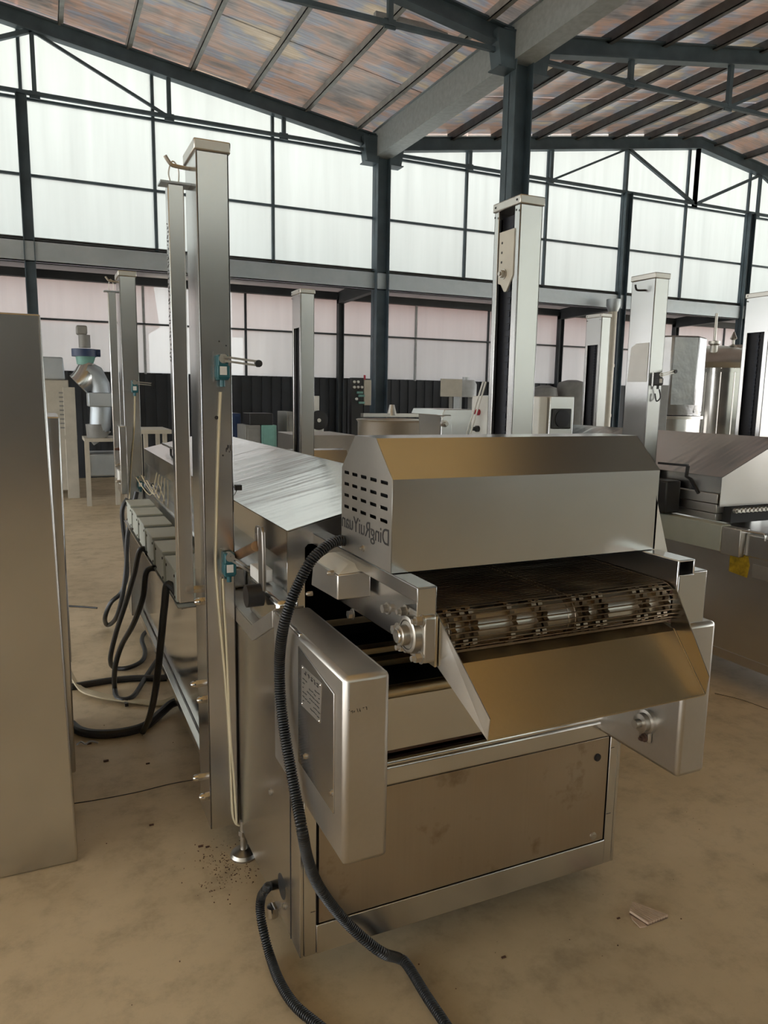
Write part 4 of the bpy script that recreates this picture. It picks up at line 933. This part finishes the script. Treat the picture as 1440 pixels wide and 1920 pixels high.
# control cabinet behind the open lift post
XC = 2.55; f0 = at(885, 743, X=XC); f1 = at(1016, 744, X=XC); ztop = f1.z; yn, yf = f1.y, f0.y
xe = at(1077, 746, Y=yn).x
t = thing('control_cabinet', (XC, yn, 0), 'white and steel control cabinet with knobs and black fan behind the open lift post', 'control cabinet')
G().box(XC, XC+.06, yn+.02, yf, ztop-.6, ztop).build('door', 'white', t, .006)
G().box(XC+.06, xe, yn, yf, ztop-.6, ztop+.005).build('body', 'sz', t, .004)
G().box(XC+.1, xe-.05, yn+.2, yf-.2, 0, ztop-.6).build('stand', 'satin', t)
fa, fb_ = at(1035, 766, Y=yn), at(1068, 804, Y=yn)
fg = G().box(fa.x, fb_.x, yn-.012, yn, fb_.z, fa.z).build('fan_filter', 'black', t, .006)
G().lathe(((fa.x+fb_.x)/2, yn-.013, (fa.z+fb_.z)/2), [(.05, 0), (.05, -.004), (.02, -.006)], 20, 'y').build('fan_ring', 'slot', fg)
for (px, py, m_) in ((898, 773, 'red'), (897, 804, 'black'), (992, 776, 'black'), (991, 808, 'black')):
    c = at(px, py, X=XC); G().lathe((XC, c.y, c.z), [(.02, 0), (.02, -.02), (.013, -.022), (.013, -.04)], 12, 'x').build('knob', m_, t)
for k in range(2):
    c = at(897, 740, X=XC-.02)
    G().tube([at(873+7*k, 820, X=XC-.05), at(906+5*k, 716, X=XC-.05)], .006, 6).build('conduit', 'white', t)
# poly tank and board in the lean-to
Y = 10.5; x0, x1, z0, z1 = pb_(866, 712, 902, 745, Y); zc0 = z0
t = thing('plastic_tank', ((x0+x1)/2, Y, 0), 'milky plastic tank on a stand in front of the dark wall', 'tank')
G().lathe(((x0+x1)/2, Y+.2, z0), [((x1-x0)/2, 0), ((x1-x0)/2, (z1-z0)*.75), ((x1-x0)/2*.8, z1-z0), (.05, z1-z0), (.05, z1-z0+.05)], 24).build('vessel', 'poly', t)
for xx in (x0+.03, x1-.07): G().box(xx, xx+.04, Y+.1, Y+.3, 0, z0).build('stand_leg', 'poly', t)
Y = 10.4; x0, x1, z0, z1 = pb_(828, 710, 866, 744, Y)
t = thing('cream_board', ((x0+x1)/2, Y, 0), 'pale cream board propped beside the plastic tank', 'board')
G().box(x0, x1, Y, Y+.03, z0, z1).build('sheet', 'cream', t); G().box((x0+x1)/2, (x0+x1)/2+.04, Y+.03, Y+.08, 0, z0+.1).build('prop', 'greyc', t)
# downpipe, dark drum
Y = 11.95; a = at(1150, 575, Y=Y)
t = thing('downpipe', (a.x, Y, 0), 'white plastic downpipe beside the slim wall post', 'pipe')
G().cyl((a.x, Y, 0), (a.x, Y, a.z-.05), .085, 18).build('pipe', 'cream', t); G().lathe((a.x, Y, a.z-.1), [(.095, 0), (.14, .12), (.14, .24)], 18).build('funnel', 'galv', t)
for zz in (1.2, 2.2): G().lathe((a.x, Y, zz), [(.095, 0), (.095, .06)], 18).build('collar', 'cream', t)
Y = 12.6; a, b = at(1000, 722, Y=Y), at(1040, 722, Y=Y)
for (pa, pb2, pt, lb) in ((1000, 1044, 722, 'dark covered heap behind the control cabinet'), (1048, 1098, 712, 'dark round drum between control cabinet and far lift post')):
    x0, x1, _, z1 = pb_(pa, pt, pb2, pt, Y, 0); r_ = (x1-x0)/2
    t = thing('dark_drum', ((x0+x1)/2, Y, 0), lb, 'drum')
    G().lathe(((x0+x1)/2, Y, 0), [(r_*.95, 0), (r_, .1), (r_, z1-.3), (r_*.8, z1-.05), (r_*.3, z1)], 20).build('shell', 'greyc', t)
    G().lathe(((x0+x1)/2, Y, z1*.5), [(r_*1.03, 0), (r_*1.03, .05)], 20).build('hoop', 'black', t)
# foil duct
Y = 6.6; x0, x1, _, z1 = pb_(1252, 626, 1340, 626, Y, 0); r_ = (x1-x0)/2*1.14; xm = (x0+x1)/2+.09; zj = at(1290, 775, Y=Y).z
t = thing('foil_duct', (xm, Y+r_, 0), 'tall crinkled foil-clad duct right of the second lift post', 'duct')
n = 6
lo = [(xm+r_*1.02*math.cos(k*math.pi/4+.1), Y+r_+r_*1.02*math.sin(k*math.pi/4+.1)) for k in range(8)]
G().prism(lo, zj, z1, 'z').build('upper_jacket', 'foil', t, .02)
G().lathe((xm-.02, Y+r_, 0), [(r_*.98, 0), (r_*.98, zj-.06)], 30).build('lower_pipe', 'sz', t)
G().lathe((xm-.02, Y+r_, zj-.07), [(r_*1.1, 0), (r_*1.1, .035)], 30).build('flange', 'satin', t)
G().lathe((xm-.02, Y+r_, zj-.02), [(r_*1.0, 0), (r_*1.02, .12)], 30).build('joint_band', 'foil', t)
x0, x1, z0, z1 = pb_(1239, 722, 1249, 800, 6.2); tag(G().box(x0, x1, 6.2, 6.26, 0, z1).build('dark_upright', 'greyc', bev=.006), 'thin dark upright between second lift post and foil duct', 'post')
# tank with domed lid
Y = 7.6; a, b = at(1336, 700, Y=Y), at(1438, 700, Y=Y); r_ = (b.x-a.x)/2*1.12; xm = (a.x+b.x)/2+.16; zt2 = at(1390, 690, Y=Y).z; ztp = at(1390, 648, Y=Y).z
t = thing('storage_tank', (xm, Y+r_, 0), 'shiny steel storage tank with domed lid at the far right', 'tank')
G().lathe((xm, Y+r_, .25), [(r_*.9, 0), (r_, .05), (r_, zt2-.25)], 40).build('shell', 'polish', t)
G().lathe((xm, Y+r_, zt2), [(r_*.96, -.03), (r_*1.04, .03), (r_*1.07, .08), (r_*1.04, .13), (r_*.93, .20), (r_*.75, .265), (r_*.5, .315), (r_*.2, .345), (r_*.05, .35)], 40).build('dome', 'satin', t)
G().lathe((xm, Y+r_, zt2-.06), [(r_*1.02, 0), (r_*1.02, .05)], 40).build('rim_band', 'polish', t)
zb = at(1390, 825, Y=Y).z; G().lathe((xm, Y+r_, zb), [(r_*1.03, 0), (r_*1.03, .05)], 40).build('lower_hoop', 'polish', t)
for k in range(4):
    an = .4+k*1.57; G().cyl((xm+r_*.8*math.cos(an), Y+r_+r_*.8*math.sin(an), 0), (xm+r_*.8*math.cos(an), Y+r_+r_*.8*math.sin(an), .3), .04, 12).build('leg', 'satin', t)
for k in range(9):
    an = -2.9+k*.32; G().box(-.006, .006, -.006, .006, .3, zt2).build('shell_seam', 'satin', t)
    o = t.children[-1]; o.matrix_parent_inverse = Matrix(); o.location = (r_*1.0*math.cos(an), r_*1.0*math.sin(an), 0)
G().lathe((xm-r_*.62, Y+r_*.5, zt2+.12), [(.10, 0), (.10, .03), (.06, .05), (.05, .2), (.08, .22), (.08, .26), (.02, .27), (.02, .65)], 16).build('agitator', 'castm', t)
G().lathe((xm+r_*.12, Y+r_*.6, zt2+.22), [(.03, 0), (.03, .1), (.06, .11), (.02, .14), (.02, .2), (.05, .22), (.01, .32)], 12).build('relief_valve', 'castm', t)
G().lathe((xm+r_*.6, Y+r_*.9, zt2+.2), [(.14, 0), (.14, .12), (.10, .17)], 18).build('manway', 'satin', t)
